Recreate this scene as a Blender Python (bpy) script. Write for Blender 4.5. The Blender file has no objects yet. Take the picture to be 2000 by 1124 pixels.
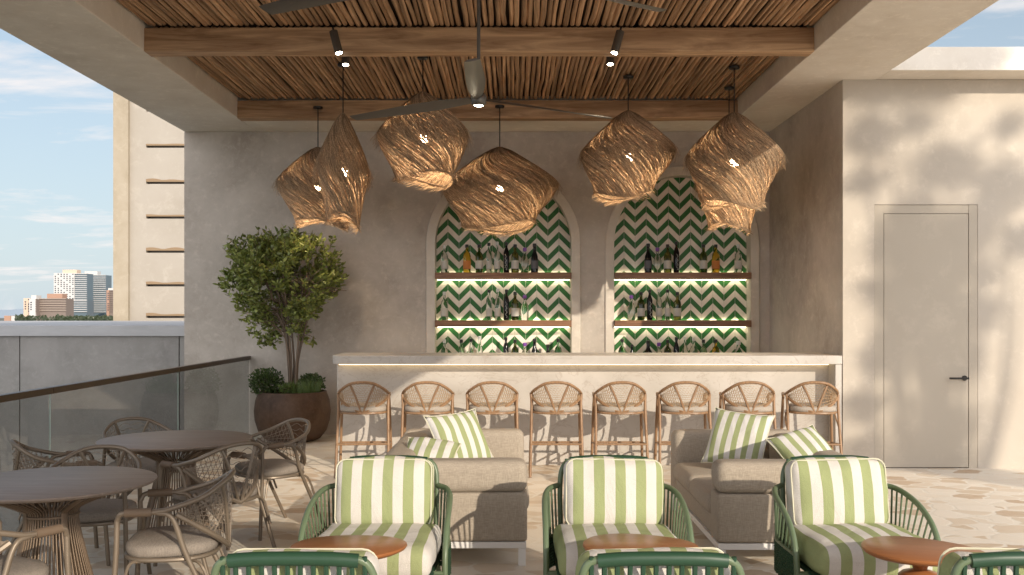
import bpy, math, random
from mathutils import Vector, Matrix, noise
R = math.radians
PI = math.pi
sc = bpy.context.scene
COL = sc.collection
# ------------------------------------------------------------------ camera
F = 1900.0; CX = 1000.0; HY = 615.0; EYE = 1.5       # photograph is 2000 px wide, horizon at y 615
cam_d = bpy.data.cameras.new('camera'); cam = bpy.data.objects.new('camera', cam_d); COL.objects.link(cam)
cam.location = (0, 0, EYE); cam.rotation_euler = (R(90), 0, 0)
cam_d.sensor_width = 36; cam_d.lens = F / 2000 * 36; cam_d.shift_y = (HY - 562) / 2000
cam_d.clip_start = 0.05; cam_d.clip_end = 20000
sc.camera = cam
# ------------------------------------------------------------------ world
SUN = Vector((0.615, -1.0, 0.40)).normalized()
elev = math.asin(SUN.z); azim = math.atan2(SUN.x, SUN.y)
w = bpy.data.worlds.new('World'); sc.world = w; w.use_nodes = True
nt = w.node_tree; N = nt.nodes; L = nt.links; N.clear()
out = N.new('ShaderNodeOutputWorld'); bg = N.new('ShaderNodeBackground')
sky = N.new('ShaderNodeTexSky'); sky.sky_type = 'NISHITA'; sky.sun_disc = False
sky.sun_elevation = elev; sky.sun_rotation = azim; sky.air_density = 1.0; sky.dust_density = 0.8; sky.ozone_density = 1.4
tc = N.new('ShaderNodeTexCoord')
sep = N.new('ShaderNodeSeparateXYZ'); L.new(tc.outputs['Generated'], sep.inputs[0])
mx = N.new('ShaderNodeMath'); mx.operation = 'MAXIMUM'; mx.inputs[1].default_value = 0.02; L.new(sep.outputs['Z'], mx.inputs[0])
ad = N.new('ShaderNodeMath'); ad.inputs[1].default_value = 0.10; L.new(mx.outputs[0], ad.inputs[0])
vd = N.new('ShaderNodeVectorMath'); vd.operation = 'DIVIDE'; L.new(tc.outputs['Generated'], vd.inputs[0])
cmb = N.new('ShaderNodeCombineXYZ')
for i in range(3): L.new(ad.outputs[0], cmb.inputs[i])
L.new(cmb.outputs[0], vd.inputs[1])
mp = N.new('ShaderNodeMapping'); mp.inputs['Scale'].default_value = (1.0, 1.9, 0.6); mp.inputs['Rotation'].default_value = (0, 0, R(18)); mp.inputs['Location'].default_value = (1.4, 5.2, 0)
L.new(vd.outputs[0], mp.inputs[0])
n1 = N.new('ShaderNodeTexNoise'); n1.inputs['Scale'].default_value = 1.5; n1.inputs['Detail'].default_value = 9; n1.inputs['Roughness'].default_value = .6; n1.inputs['Distortion'].default_value = .35
L.new(mp.outputs[0], n1.inputs['Vector'])
cr = N.new('ShaderNodeValToRGB'); cr.color_ramp.elements[0].position = .52; cr.color_ramp.elements[1].position = .72
cr.color_ramp.elements[1].color = (.85, .85, .85, 1)
L.new(n1.outputs['Fac'], cr.inputs[0])
SKY_GAIN = N.new('ShaderNodeMix'); SKY_GAIN.data_type = 'RGBA'
L.new(cr.outputs[0], SKY_GAIN.inputs['Factor']); L.new(sky.outputs[0], SKY_GAIN.inputs['A']); SKY_GAIN.inputs['B'].default_value = (7.5, 7.0, 6.8, 1)
hzf = N.new('ShaderNodeMapRange'); hzf.inputs['From Min'].default_value = .55; hzf.inputs['From Max'].default_value = .0; hzf.inputs['To Min'].default_value = .12; hzf.inputs['To Max'].default_value = .9; L.new(sep.outputs['Z'], hzf.inputs['Value'])
HZ = N.new('ShaderNodeMix'); HZ.data_type = 'RGBA'; L.new(hzf.outputs[0], HZ.inputs['Factor']); L.new(sky.outputs[0], HZ.inputs['A']); HZ.inputs['B'].default_value = (4.6, 5.4, 6.0, 1)
L.new(HZ.outputs['Result'], SKY_GAIN.inputs['A'])
# fill light for the shade added to the sky (behind the photographer)
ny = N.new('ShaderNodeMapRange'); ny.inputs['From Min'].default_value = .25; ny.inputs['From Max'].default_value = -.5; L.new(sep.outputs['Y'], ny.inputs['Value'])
SKY_FILL = N.new('ShaderNodeMix'); SKY_FILL.data_type = 'RGBA'; L.new(ny.outputs[0], SKY_FILL.inputs['Factor']); L.new(SKY_GAIN.outputs['Result'], SKY_FILL.inputs['A'])
fill_col = N.new('ShaderNodeMix'); fill_col.data_type = 'RGBA'; fill_col.inputs['Factor'].default_value = .8; L.new(SKY_GAIN.outputs['Result'], fill_col.inputs['A']); fill_col.inputs['B'].default_value = (17, 16.8, 17.2, 1)
L.new(fill_col.outputs['Result'], SKY_FILL.inputs['B'])
L.new(SKY_FILL.outputs['Result'], bg.inputs[0]); bg.inputs[1].default_value = 0.095
L.new(bg.outputs[0], out.inputs[0])
sd = bpy.data.lights.new('sun', 'SUN'); sd.energy = 2.95; sd.angle = R(0.55); sd.color = (1.0, 0.88, 0.72)
so = bpy.data.objects.new('sun', sd); COL.objects.link(so); so.rotation_euler = (-SUN).to_track_quat('-Z', 'Y').to_euler(); so.location = SUN * 60
sc.view_settings.view_transform = 'Standard'; sc.view_settings.look = 'None'; sc.view_settings.exposure = 0.52; sc.view_settings.gamma = 1
sc.cycles.max_bounces = 10; sc.cycles.diffuse_bounces = 6; sc.cycles.transparent_max_bounces = 24; sc.cycles.caustics_refractive = False; sc.cycles.caustics_reflective = False
sc.cycles.sample_clamp_indirect = 6

def W(px, py, Y):
    return Vector(((px - CX) * Y / F, Y, EYE + (HY - py) * Y / F))
def G(px, py, z=0.0):
    Y = F * (EYE - z) / (py - HY); return Vector(((px - CX) * Y / F, Y, z))
# ------------------------------------------------------------------ materials
def new_mat(name, col=(.5, .5, .5), rough=.7, metal=0.0, spec=.4):
    m = bpy.data.materials.new(name); m.use_nodes = True
    b = m.node_tree.nodes['Principled BSDF']
    b.inputs['Base Color'].default_value = (*col, 1); b.inputs['Roughness'].default_value = rough; b.inputs['Metallic'].default_value = metal
    b.inputs['Specular IOR Level'].default_value = spec
    return m
class NG:
    def __init__(s, m): s.nt = m.node_tree; s.N = s.nt.nodes; s.L = s.nt.links; s.b = s.N['Principled BSDF']
    def coord(s, scale=(1, 1, 1), rot=(0, 0, 0), loc=(0, 0, 0), kind='Object'):
        t = s.N.new('ShaderNodeTexCoord'); p = s.N.new('ShaderNodeMapping')
        p.inputs['Scale'].default_value = scale; p.inputs['Rotation'].default_value = rot; p.inputs['Location'].default_value = loc
        s.L.new(t.outputs[kind], p.inputs[0]); return p.outputs[0]
    def noise(s, v, scale=5, detail=6, rough=.6, dist=0):
        n = s.N.new('ShaderNodeTexNoise'); n.inputs['Scale'].default_value = scale; n.inputs['Detail'].default_value = detail
        n.inputs['Roughness'].default_value = rough; n.inputs['Distortion'].default_value = dist; s.L.new(v, n.inputs['Vector']); return n.outputs['Fac']
    def ramp(s, f, stops):
        r = s.N.new('ShaderNodeValToRGB'); e = r.color_ramp.elements
        while len(e) < len(stops): e.new(.5)
        for i, (p, c) in enumerate(stops):
            e[i].position = p; e[i].color = (*c, 1) if not isinstance(c, (int, float)) else (c, c, c, 1)
        s.L.new(f, r.inputs[0]); return r.outputs[0]
    def mix(s, f, a, b, bt='MIX'):
        n = s.N.new('ShaderNodeMix'); n.data_type = 'RGBA'; n.blend_type = bt
        for k, x in (('Factor', f), ('A', a), ('B', b)):
            if isinstance(x, (int, float)): n.inputs[k].default_value = x
            elif isinstance(x, tuple): n.inputs[k].default_value = (*x, 1)
            else: s.L.new(x, n.inputs[k])
        return n.outputs['Result']
    def math(s, op, a, b=0, c=None):
        n = s.N.new('ShaderNodeMath'); n.operation = op
        for i, x in enumerate((a, b, c)):
            if x is None: continue
            if isinstance(x, (int, float)): n.inputs[i].default_value = x
            else: s.L.new(x, n.inputs[i])
        return n.outputs[0]
    def sep(s, v):
        n = s.N.new('ShaderNodeSeparateXYZ'); s.L.new(v, n.inputs[0]); return n.outputs
    def color(s, c): s.L.new(c, s.b.inputs['Base Color'])
    def rough(s, c): s.L.new(c, s.b.inputs['Roughness'])
    def bump(s, h, strength=.3, dist=.01):
        n = s.N.new('ShaderNodeBump'); n.inputs['Strength'].default_value = strength; n.inputs['Distance'].default_value = dist
        s.L.new(h, n.inputs['Height']); s.L.new(n.outputs[0], s.b.inputs['Normal'])

def plaster(name, a, b, c, scale=1.0, bump=.25, rough=.85):
    m = new_mat(name, a, rough, spec=.25); g = NG(m)
    v = g.coord()
    big = g.noise(v, 1.1 * scale, 8, .62, .3); mid = g.noise(g.coord(loc=(7, 3, 1)), 4.5 * scale, 9, .7, .25)
    c1 = g.ramp(big, [(.32, a), (.50, b), (.68, c)])
    c2 = g.mix(g.ramp(mid, [(.42, 0.0), (.70, .55)]), c1, c)
    spots = g.noise(g.coord(loc=(3, 9, 2)), 9 * scale, 10, .78, .3)
    c3 = g.mix(g.ramp(spots, [(.52, 0.0), (.66, .42)]), c2, tuple(min(1, x * 1.22) for x in c))
    g.color(c3); g.bump(g.math('ADD', mid, g.math('MULTIPLY', spots, .6)), bump, .006)
    return m
def woodmat(name, dark, light, axis='X', scale=1.0, rough=.55, bump=.3, fine=1.0, coord='Object'):
    m = new_mat(name, light, rough, spec=.35); g = NG(m)
    sx = {'X': (1.2, 14, 14), 'Y': (14, 1.2, 14), 'Z': (14, 14, 1.2)}[axis]
    v = g.coord(tuple(k * scale for k in sx), kind=coord)
    n = g.noise(v, 1.6 * fine, 8, .62, 1.1)
    big = g.noise(g.coord((.8, .8, .8), kind=coord), 1.4, 3, .5)
    c = g.ramp(n, [(.30, dark), (.52, tuple((x + y) / 2 for x, y in zip(dark, light))), (.70, light)])
    c = g.mix(g.math('MULTIPLY', big, .5), c, dark)
    g.color(c); g.bump(n, bump, .003); return m

def island(m, spread=.5):
    g = NG(m); gi = g.N.new('ShaderNodeNewGeometry'); old = g.b.inputs['Base Color'].links[0].from_socket
    f = g.ramp(gi.outputs['Random Per Island'], [(0, 1 - spread), (1, 1 + spread)])
    mm = g.mix(1.0, old, f, 'MULTIPLY'); outs = [l.to_socket for l in g.L if l.from_socket == old and l.to_node != mm.node]
    for o_ in outs: g.L.new(mm, o_)
    return m
M = {}
M['wall'] = plaster('wall plaster', (.34, .298, .255), (.43, .385, .335), (.52, .475, .42), 1.0, .45)
M['soffit'] = plaster('soffit plaster', (.62, .56, .485), (.71, .655, .575), (.77, .725, .655), .8, .2)
M['doorwall'] = plaster('smooth wall plaster', (.42, .37, .31), (.455, .405, .34), (.485, .435, .37), .7, .10)
M['doorpaint'] = plaster('door paint', (.40, .35, .285), (.425, .375, .305), (.445, .395, .325), .4, .04, .7)
M['concrete'] = plaster('parapet concrete', (.21, .20, .19), (.26, .25, .235), (.31, .295, .28), 1.3, .25)
M['coping'] = new_mat('coping paint', (.62, .61, .60), .7)
g = NG(M['coping']); g.color(g.ramp(g.noise(g.coord((1, 1, 4)), 2, 6), [(.3, (.36, .36, .365)), (.7, (.44, .44, .445))]))
M['beam'] = woodmat('weathered beam timber', (.22, .12, .06), (.78, .53, .32), 'X', .55, .65, .5)
M['pole'] = woodmat('bark stripped poles', (.42, .23, .12), (.92, .64, .40), 'Y', .8, .7, .6)
island(M['pole'], .30)
g = NG(M['pole'])
# per pole tone: noise sampled only across the ceiling
vv = g.coord((18.2, .15, .0)); nn = g.noise(vv, 1.0, 2, .5)
old = g.b.inputs['Base Color'].links[0].from_socket
g.color(g.mix(g.ramp(nn, [(.35, .0), (.65, .8)]), old, (.15, .09, .05)))
M['shelfwood'] = woodmat('walnut shelf', (.13, .06, .03), (.36, .19, .10), 'X', .9, .4, .15)
M['tablewood'] = woodmat('orange wood', (.26, .095, .035), (.42, .17, .06), 'X', .5, .32, .05)
M['greytop'] = woodmat('grey brown laminate', (.20, .155, .125), (.33, .265, .22), 'X', .9, .45, .04, 1.6)
M['rod'] = new_mat('taupe metal rods', (.175, .125, .085), .45, .3)
M['frame_taupe'] = new_mat('taupe tube', (.19, .15, .11), .4, .25)
M['wrap'] = new_mat('taupe leather wrap', (.15, .105, .07), .6)
M['cord_taupe'] = new_mat('taupe rope', (.20, .158, .118), .8)
M['stool'] = woodmat('bamboo look tube', (.20, .115, .06), (.38, .235, .13), 'Z', 1.2, .4, .05)
M['stoolcord'] = new_mat('pale woven cord', (.36, .25, .15), .75)
def fabric(name, col, sheen=.2, sc_=220):
    m = new_mat(name, col, .9, spec=.15); g = NG(m)
    a = g.noise(g.coord((1, 1, .12)), sc_, 3, .6); b = g.noise(g.coord((.12, 1, 1), loc=(3, 1, 4)), sc_, 3, .6)
    t = g.math('ADD', a, b); big = g.noise(g.coord(), 5, 4)
    g.color(g.mix(g.ramp(g.math('MULTIPLY', t, .5), [(.38, 0.0), (.62, 1.0)]), tuple(x * .80 for x in col), tuple(min(1, x * 1.14) for x in col)))
    g.bump(g.math('ADD', t, g.math('MULTIPLY', big, 1.5)), .35, .003)
    return m
M['surround'] = plaster('pale arch plaster', (.50, .455, .39), (.56, .51, .44), (.62, .57, .50), .8, .1)
M['sofa'] = fabric('sofa fabric', (.385, .33, .265))
M['seatpad'] = fabric('beige seat fabric', (.26, .225, .19))
M['stoolpad'] = fabric('sand seat fabric', (.37, .325, .275))
M['white_metal'] = new_mat('white powder coat', (.72, .70, .67), .4)
def stripes(name, green, white, period=.106, off=.0, bumpscale=5, duty=.5):
    m = new_mat(name, white, .88, spec=.15); g = NG(m)
    v = g.coord(); x = g.sep(v)['X']
    wob = g.math('MULTIPLY', g.math('SUBTRACT', g.noise(g.coord(), 3, 2), .5), .012)
    f = g.math('FRACT', g.math('ADD', g.math('DIVIDE', g.math('ADD', x, wob), period), 50 + off))
    s = g.math('GREATER_THAN', f, duty)
    wv = g.noise(g.coord((1, 1, 1)), 260, 2); fo = g.noise(g.coord((1, 1, .6)), bumpscale, 5, .55, 1.2)
    c = g.mix(s, green, white); c = g.mix(g.ramp(wv, [(.3, .12), (.7, .0)]), c, (.1, .1, .08))
    g.color(c); g.bump(g.math('ADD', g.math('MULTIPLY', wv, .15), fo), .55, .03)
    return m
M['stripe'] = stripes('green striped canvas', (.33, .37, .18), (.66, .625, .58))
M['stripe_p'] = stripes('green striped pillow cloth', (.33, .37, .18), (.68, .655, .62), .078, .2, 7)
M['green'] = new_mat('sage green paint', (.12, .165, .095), .34, .0)
M['green_d'] = new_mat('deep green wrap', (.020, .058, .032), .42)
M['green_rope'] = new_mat('deep green rope', (.02, .06, .028), .7)
M['piping'] = new_mat('cream piping', (.62, .60, .46), .8)
M['black'] = new_mat('black metal', (.03, .028, .026), .35, .6)
M['steel'] = new_mat('grey fan metal', (.125, .115, .10), .42, .6)
M['railmetal'] = new_mat('bronze rail', (.07, .045, .025), .4, .5)
M['soil'] = new_mat('dark soil', (.05, .035, .022), .95)
M['pot'] = plaster('aged brown pot glaze', (.055, .03, .019), (.09, .052, .033), (.14, .09, .062), 2.0, .2, .5)
M['bark'] = woodmat('grey bark', (.10, .07, .05), (.27, .21, .16), 'Z', 1.2, .85, .6)
def leafmat(name, a, b, trans=.25):
    m = new_mat(name, a, .42, spec=.5); g = NG(m)
    c = g.ramp(g.noise(g.coord(), 14, 3, .7), [(.3, a), (.7, b)]); g.color(c)
    t = g.N.new('ShaderNodeBsdfTranslucent'); g.L.new(c, t.inputs[0]); ms = g.N.new('ShaderNodeMixShader'); ms.inputs[0].default_value = trans
    g.L.new(g.b.outputs[0], ms.inputs[1]); g.L.new(t.outputs[0], ms.inputs[2]); g.L.new(ms.outputs[0], g.N['Material Output'].inputs[0])
    return m
M['leaf'] = leafmat('glossy leaves', (.09, .135, .025), (.33, .36, .10))
M['leaf2'] = leafmat('shrub leaves', (.05, .09, .025), (.10, .15, .045))
M['grass'] = leafmat('grass blades', (.08, .14, .03), (.16, .22, .06))
M['fibre'] = new_mat('raffia fibre', (.40, .25, .13), .8, spec=.2)
g = NG(M['fibre'])
c = g.ramp(g.noise(g.coord((1, 1, 2.5)), 45, 4, .75), [(.32, (.29, .20, .125)), (.5, (.43, .31, .20)), (.7, (.57, .43, .295))]); g.color(c)
t = g.N.new('ShaderNodeBsdfTranslucent'); g.L.new(c, t.inputs[0]); ms = g.N.new('ShaderNodeMixShader'); ms.inputs[0].default_value = .35
g.L.new(g.b.outputs[0], ms.inputs[1]); g.L.new(t.outputs[0], ms.inputs[2]); g.L.new(ms.outputs[0], g.N['Material Output'].inputs[0])
island(M['fibre'], .6); island(M['leaf'], .35); island(M['leaf2'], .35)
def emis(name, col, s):
    m = new_mat(name, (0, 0, 0)); b = m.node_tree.nodes['Principled BSDF']; b.inputs['Emission Color'].default_value = (*col, 1); b.inputs['Emission Strength'].default_value = s; return m
M['bulb'] = emis('lit bulb', (1, .80, .52), 60)
M['spotbulb'] = emis('lit spot lens', (1, .85, .62), 60)
M['led_shelf'] = emis('shelf light strip', (1.0, .94, .62), 9)
M['led_bar'] = emis('counter light strip', (1, .74, .40), 3)
def glassmat(name, col, rough=0.0):
    m = new_mat(name, col, rough); b = m.node_tree.nodes['Principled BSDF']; b.inputs['Transmission Weight'].default_value = 1; b.inputs['IOR'].default_value = 1.45; return m
M['g_clear'] = glassmat('clear glass', (.90, .94, .92)); M['g_olive'] = glassmat('olive glass', (.20, .22, .05)); M['g_amber'] = glassmat('amber glass', (.80, .55, .05))
M['g_green'] = glassmat('green tinted glass', (.30, .50, .32)); M['g_black'] = new_mat('black glass', (.006, .006, .007), .12, spec=.3)
M['label_w'] = new_mat('paper label', (.55, .52, .46), .8); M['label_o'] = new_mat('orange label', (.55, .20, .05), .7); M['label_k'] = new_mat('dark label', (.10, .10, .11), .6)
M['cap_k'] = new_mat('black cap', (.02, .02, .02), .4); M['cap_p'] = new_mat('purple cap', (.22, .08, .38), .4); M['cap_w'] = new_mat('pale cap', (.6, .6, .58), .4)
# railing glass : see through with fresnel reflection
m = bpy.data.materials.new('railing glass'); m.use_nodes = True; n_ = m.node_tree; n_.nodes.clear()
o_ = n_.nodes.new('ShaderNodeOutputMaterial'); tr = n_.nodes.new('ShaderNodeBsdfTransparent'); tr.inputs[0].default_value = (.72, .73, .72, 1)
gl = n_.nodes.new('ShaderNodeBsdfGlossy'); gl.inputs['Roughness'].default_value = 0.0; fr = n_.nodes.new('ShaderNodeFresnel'); fr.inputs[0].default_value = 1.5
mi = n_.nodes.new('ShaderNodeMixShader'); geo = n_.nodes.new('ShaderNodeNewGeometry'); mu = n_.nodes.new('ShaderNodeMath'); mu.operation = 'SUBTRACT'; mu.inputs[0].default_value = 1; n_.links.new(geo.outputs['Backfacing'], mu.inputs[1]); mu2 = n_.nodes.new('ShaderNodeMath'); mu2.operation = 'MULTIPLY'; n_.links.new(mu.outputs[0], mu2.inputs[0]); n_.links.new(fr.outputs[0], mu2.inputs[1]); n_.links.new(mu2.outputs[0], mi.inputs[0]); n_.links.new(tr.outputs[0], mi.inputs[1]); n_.links.new(gl.outputs[0], mi.inputs[2]); n_.links.new(mi.outputs[0], o_.inputs[0])
M['glass'] = m
M['glass_edge'] = new_mat('polished glass edge', (.35, .42, .38), .2)
# marble bar
m = M['marble'] = new_mat('travertine marble', (.6, .55, .48), .38, spec=.4); g = NG(m)
v = g.coord(loc=(2, 0, 5)); b1 = g.noise(v, 1.3, 8, .6, 1.0); vein = g.noise(g.coord((1, 1, 1.6), rot=(0, .5, 0)), 1.7, 12, .62, 2.2)
vn = g.ramp(vein, [(.485, 0.0), (.50, .35), (.515, 0.0)])
c = g.ramp(b1, [(.3, (.40, .365, .32)), (.5, (.47, .435, .39)), (.7, (.53, .495, .45))]); g.color(g.mix(vn, c, (.25, .18, .13)))
# chevron tiles
m = M['tile'] = new_mat('chevron tiles', (.6, .55, .5), .22, spec=.3); g = NG(m)
v = g.coord(); s = g.sep(v); HALF = .1415; BAND = .083
xx = g.math('DIVIDE', s['X'], 2 * HALF)
tri = g.math('MULTIPLY', g.math('ABSOLUTE', g.math('SUBTRACT', g.math('FRACT', g.math('ADD', xx, 100)), .5)), 2 * HALF * 1.0)
zz = g.math('DIVIDE', g.math('ADD', s['Z'], tri), BAND)
par = g.math('FRACT', g.math('DIVIDE', g.math('ADD', zz, 200), 2))
isg = g.math('GREATER_THAN', par, .5)
fz = g.math('FRACT', g.math('ADD', zz, 200)); gz = g.math('LESS_THAN', g.math('MINIMUM', fz, g.math('SUBTRACT', 1, fz)), .022)
fx = g.math('FRACT', g.math('ADD', g.math('DIVIDE', s['X'], HALF), 100)); gx = g.math('LESS_THAN', g.math('MINIMUM', fx, g.math('SUBTRACT', 1, fx)), .012)
gr = g.math('MAXIMUM', gz, gx)
tone = g.noise(v, 9, 3, .6)
gcol = g.ramp(tone, [(.3, (.016, .095, .02)), (.7, (.035, .155, .035))]); wcol = g.ramp(tone, [(.3, (.68, .61, .53)), (.7, (.78, .72, .63))])
g.color(g.mix(gr, g.mix(isg, wcol, gcol), (.45, .42, .35))); g.rough(g.ramp(tone, [(.3, .34), (.7, .5)])); g.bump(g.math('SUBTRACT', 1, gr), .3, .003)
# paving
m = M['paving'] = new_mat('crazy paving', (.6, .5, .4), .5, spec=.35); g = NG(m)
wob = g.coord()
def vor(feature, sc_, seedloc=(0, 0, 0)):
    n = g.N.new('ShaderNodeTexVoronoi'); n.feature = feature; n.inputs['Scale'].default_value = sc_
    nn = g.N.new('ShaderNodeTexNoise'); nn.inputs['Scale'].default_value = 5.0; nn.inputs['Detail'].default_value = 4
    g.L.new(g.coord(), nn.inputs['Vector'])
    mxv = g.N.new('ShaderNodeVectorMath'); mxv.operation = 'MULTIPLY_ADD'; mxv.inputs[1].default_value = (.16, .16, 0)
    g.L.new(nn.outputs['Color'], mxv.inputs[0]); g.L.new(g.coord((.8, 1.15, 0)), mxv.inputs[2]); g.L.new(mxv.outputs[0], n.inputs['Vector']); return n
ve = vor('DISTANCE_TO_EDGE', 4.8); vc = vor('F1', 4.8)
grout = g.ramp(ve.outputs['Distance'], [(.03, 1.0), (.07, 0.0)])
cell = g.sep(vc.outputs['Color'])
stone = g.ramp(cell['X'], [(.0, (.72, .655, .565)), (.40, (.68, .61, .51)), (.55, (.50, .37, .24)), (.64, (.68, .61, .51)), (.86, (.58, .47, .35)), (1.0, (.42, .29, .18))])
grain = g.noise(g.coord((1, 2.4, 1)), 11, 8, .72, 1.0)
stone = g.mix(g.ramp(grain, [(.40, .0), (.75, .6)]), stone, (.70, .64, .55))
g.color(g.mix(grout, stone, (.70, .645, .56))); g.rough(g.ramp(grain, [(.3, .38), (.7, .62)]))
g.bump(g.math('ADD', g.math('MULTIPLY', grain, .4), g.math('SUBTRACT', 1, grout)), .25, .006)
# ------------------------------------------------------------------ mesh builder
def catmull(pts, n=6, closed=False):
    P = [Vector(p) for p in pts]; o = []
    m_ = len(P); rng = range(m_) if closed else range(m_ - 1)
    for i in rng:
        if closed: a, b, c, d = P[(i - 1) % m_], P[i], P[(i + 1) % m_], P[(i + 2) % m_]
        else: a = P[i - 1] if i else P[0] * 2 - P[1]; b = P[i]; c = P[i + 1]; d = P[i + 2] if i + 2 < m_ else P[-1] * 2 - P[-2]
        for k in range(n):
            t = k / n; o.append(.5 * ((2 * b) + (c - a) * t + (2 * a - 5 * b + 4 * c - d) * t * t + (3 * b - a - 3 * c + d) * t ** 3))
    if not closed: o.append(P[-1].copy())
    return o
class MB:
    def __init__(s): s.v = []; s.f = []; s.sm = []
    def add(s, vs, fs, smooth=True):
        o = len(s.v); s.v += [tuple(p) for p in vs]; s.f += [tuple(i + o for i in f) for f in fs]; s.sm += [smooth] * len(fs)
    def quad(s, a, b, c, d, smooth=False): s.add([a, b, c, d], [(0, 1, 2, 3)], smooth)
    def box(s, x0, x1, y0, y1, z0, z1, bev=0):
        if bev:
            return s.rbox(((x0 + x1) / 2, (y0 + y1) / 2, (z0 + z1) / 2), (x1 - x0, y1 - y0, z1 - z0), bev, 2)
        v = [(x, y, z) for x in (x0, x1) for y in (y0, y1) for z in (z0, z1)]
        s.add(v, [(0, 1, 3, 2), (4, 6, 7, 5), (0, 4, 5, 1), (2, 3, 7, 6), (0, 2, 6, 4), (1, 5, 7, 3)], False)
    def rbox(s, c, size, rad, seg=3, puff=0.0, n=0, wr=0.0, seed=0, mat=None):
        """rounded box; n inner divisions let it puff and wrinkle"""
        h = [k / 2 for k in size]; rad = min(rad, min(h) * .999)
        def axis(hh):
            a = []
            for k in range(seg + 1): a.append(-hh + rad * (1 - math.cos(k / seg * PI / 2)) if seg > 0 else -hh)
            inner = [-(hh - rad) + 2 * (hh - rad) * k / (n + 1) for k in range(1, n + 1)] if n else []
            b = [-x for x in reversed(a)]
            r_ = a + inner + b
            o = [r_[0]]
            for x in r_[1:]:
                if abs(x - o[-1]) > 1e-6: o.append(x)
            return o
        A = [axis(k) for k in h]; idx = {}; vs = []; fs = []
        def vert(p):
            key = tuple(round(x, 6) for x in p)
            if key in idx: return idx[key]
            q = Vector(p); core = Vector([max(-(h[i] - rad), min(h[i] - rad, q[i])) for i in range(3)])
            d = q - core
            if d.length > 1e-9: q = core + d.normalized() * rad
            if puff:
                u = [q[i] / h[i] for i in range(3)]
                for i in range(3):
                    j, k = (i + 1) % 3, (i + 2) % 3
                    q[i] += puff * u[i] * max(0, 1 - u[j] ** 2) * max(0, 1 - u[k] ** 2) * (1 if h[i] == min(h) else .25)
            if wr:
                nz = noise.noise_vector(Vector(q) * 7 + Vector((seed * 3.1, seed, 0))); q = q + nz * wr
            if mat is not None: q = mat @ q
            idx[key] = len(vs); vs.append(q + Vector(c)); return idx[key]
        for ax in range(3):
            a1, a2 = (ax + 1) % 3, (ax + 2) % 3
            for sg in (-1, 1):
                for i in range(len(A[a1]) - 1):
                    for j in range(len(A[a2]) - 1):
                        q = []
                        for (ii, jj) in ((i, j), (i + 1, j), (i + 1, j + 1), (i, j + 1)):
                            p = [0, 0, 0]; p[ax] = sg * h[ax]; p[a1] = A[a1][ii]; p[a2] = A[a2][jj]; q.append(vert(p))
                        if sg < 0: q.reverse()
                        if len(set(q)) == 4: fs.append(tuple(q))
        s.add(vs, fs, True)
    def tube(s, pts, r, sides=8, closed=False, cap=True, flat=1.0, up=None):
        P = [Vector(p) for p in pts]; n = len(P)
        rs = r if isinstance(r, (list, tuple)) else [r] * n
        T = []
        for i in range(n):
            if closed: t = P[(i + 1) % n] - P[i - 1]
            else: t = P[min(i + 1, n - 1)] - P[max(i - 1, 0)]
            T.append(t.normalized() if t.length > 1e-9 else Vector((0, 0, 1)))
        u = Vector(up) if up else (Vector((0, 0, 1)) if abs(T[0].z) < .9 else Vector((1, 0, 0)))
        vs = []
        for i in range(n):
            u = u - T[i] * u.dot(T[i])
            if u.length < 1e-6: u = T[i].orthogonal()
            u.normalize(); b = T[i].cross(u)
            for k in range(sides):
                a = 2 * PI * k / sides; vs.append(P[i] + (u * math.cos(a) * flat + b * math.sin(a)) * rs[i])
        fs = []
        for i in range(n if closed else n - 1):
            j = (i + 1) % n
            for k in range(sides):
                k2 = (k + 1) % sides; fs.append((i * sides + k, i * sides + k2, j * sides + k2, j * sides + k))
        if cap and not closed and sides > 2:
            fs.append(tuple(reversed(range(sides)))); fs.append(tuple((n - 1) * sides + k for k in range(sides)))
        s.add(vs, fs, True)
    def ct(s, pts, r, sides=8, n=5, closed=False, **k): s.tube(catmull(pts, n, closed), r, sides, closed, **k)
    def lathe(s, prof, c=(0, 0, 0), sides=24, sx=1, sy=1):
        vs = []; fs = []
        for (r, z) in prof:
            for k in range(sides):
                a = 2 * PI * k / sides; vs.append((c[0] + r * math.cos(a) * sx, c[1] + r * math.sin(a) * sy, c[2] + z))
        for i in range(len(prof) - 1):
            for k in range(sides):
                k2 = (k + 1) % sides; fs.append((i * sides + k, i * sides + k2, (i + 1) * sides + k2, (i + 1) * sides + k))
        if prof[0][0] > 1e-4: fs.append(tuple(reversed(range(sides))))
        if prof[-1][0] > 1e-4: fs.append(tuple((len(prof) - 1) * sides + k for k in range(sides)))
        s.add(vs, fs, True)
    def build(s, name, mat, parent=None, loc=None, bevel=0, auto=True):
        me = bpy.data.meshes.new(name); me.from_pydata(s.v, [], s.f); me.materials.append(mat)
        me.polygons.foreach_set('use_smooth', s.sm); me.update()
        if auto and any(s.sm):
            try: me.set_sharp_from_angle(angle=R(50))
            except Exception: pass
        o = bpy.data.objects.new(name, me); COL.objects.link(o)
        if parent: o.parent = parent
        if loc: o.location = loc
        if bevel:
            b = o.modifiers.new('bevel', 'BEVEL'); b.width = bevel; b.segments = 2; b.limit_method = 'ANGLE'
        return o
def tag(o, label=None, cat=None, group=None, kind=None):
    if label: o['label'] = label
    if cat: o['category'] = cat
    if group: o['group'] = group
    if kind: o['kind'] = kind
    return o
def empty(name, loc, rz=0, **k):
    o = bpy.data.objects.new(name, None); COL.objects.link(o); o.location = loc; o.rotation_euler = (0, 0, rz); o.empty_display_size = .2
    return tag(o, **k)
KIDS = {}
def children(o): return [c for c in bpy.data.objects if c.parent == o]
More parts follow.
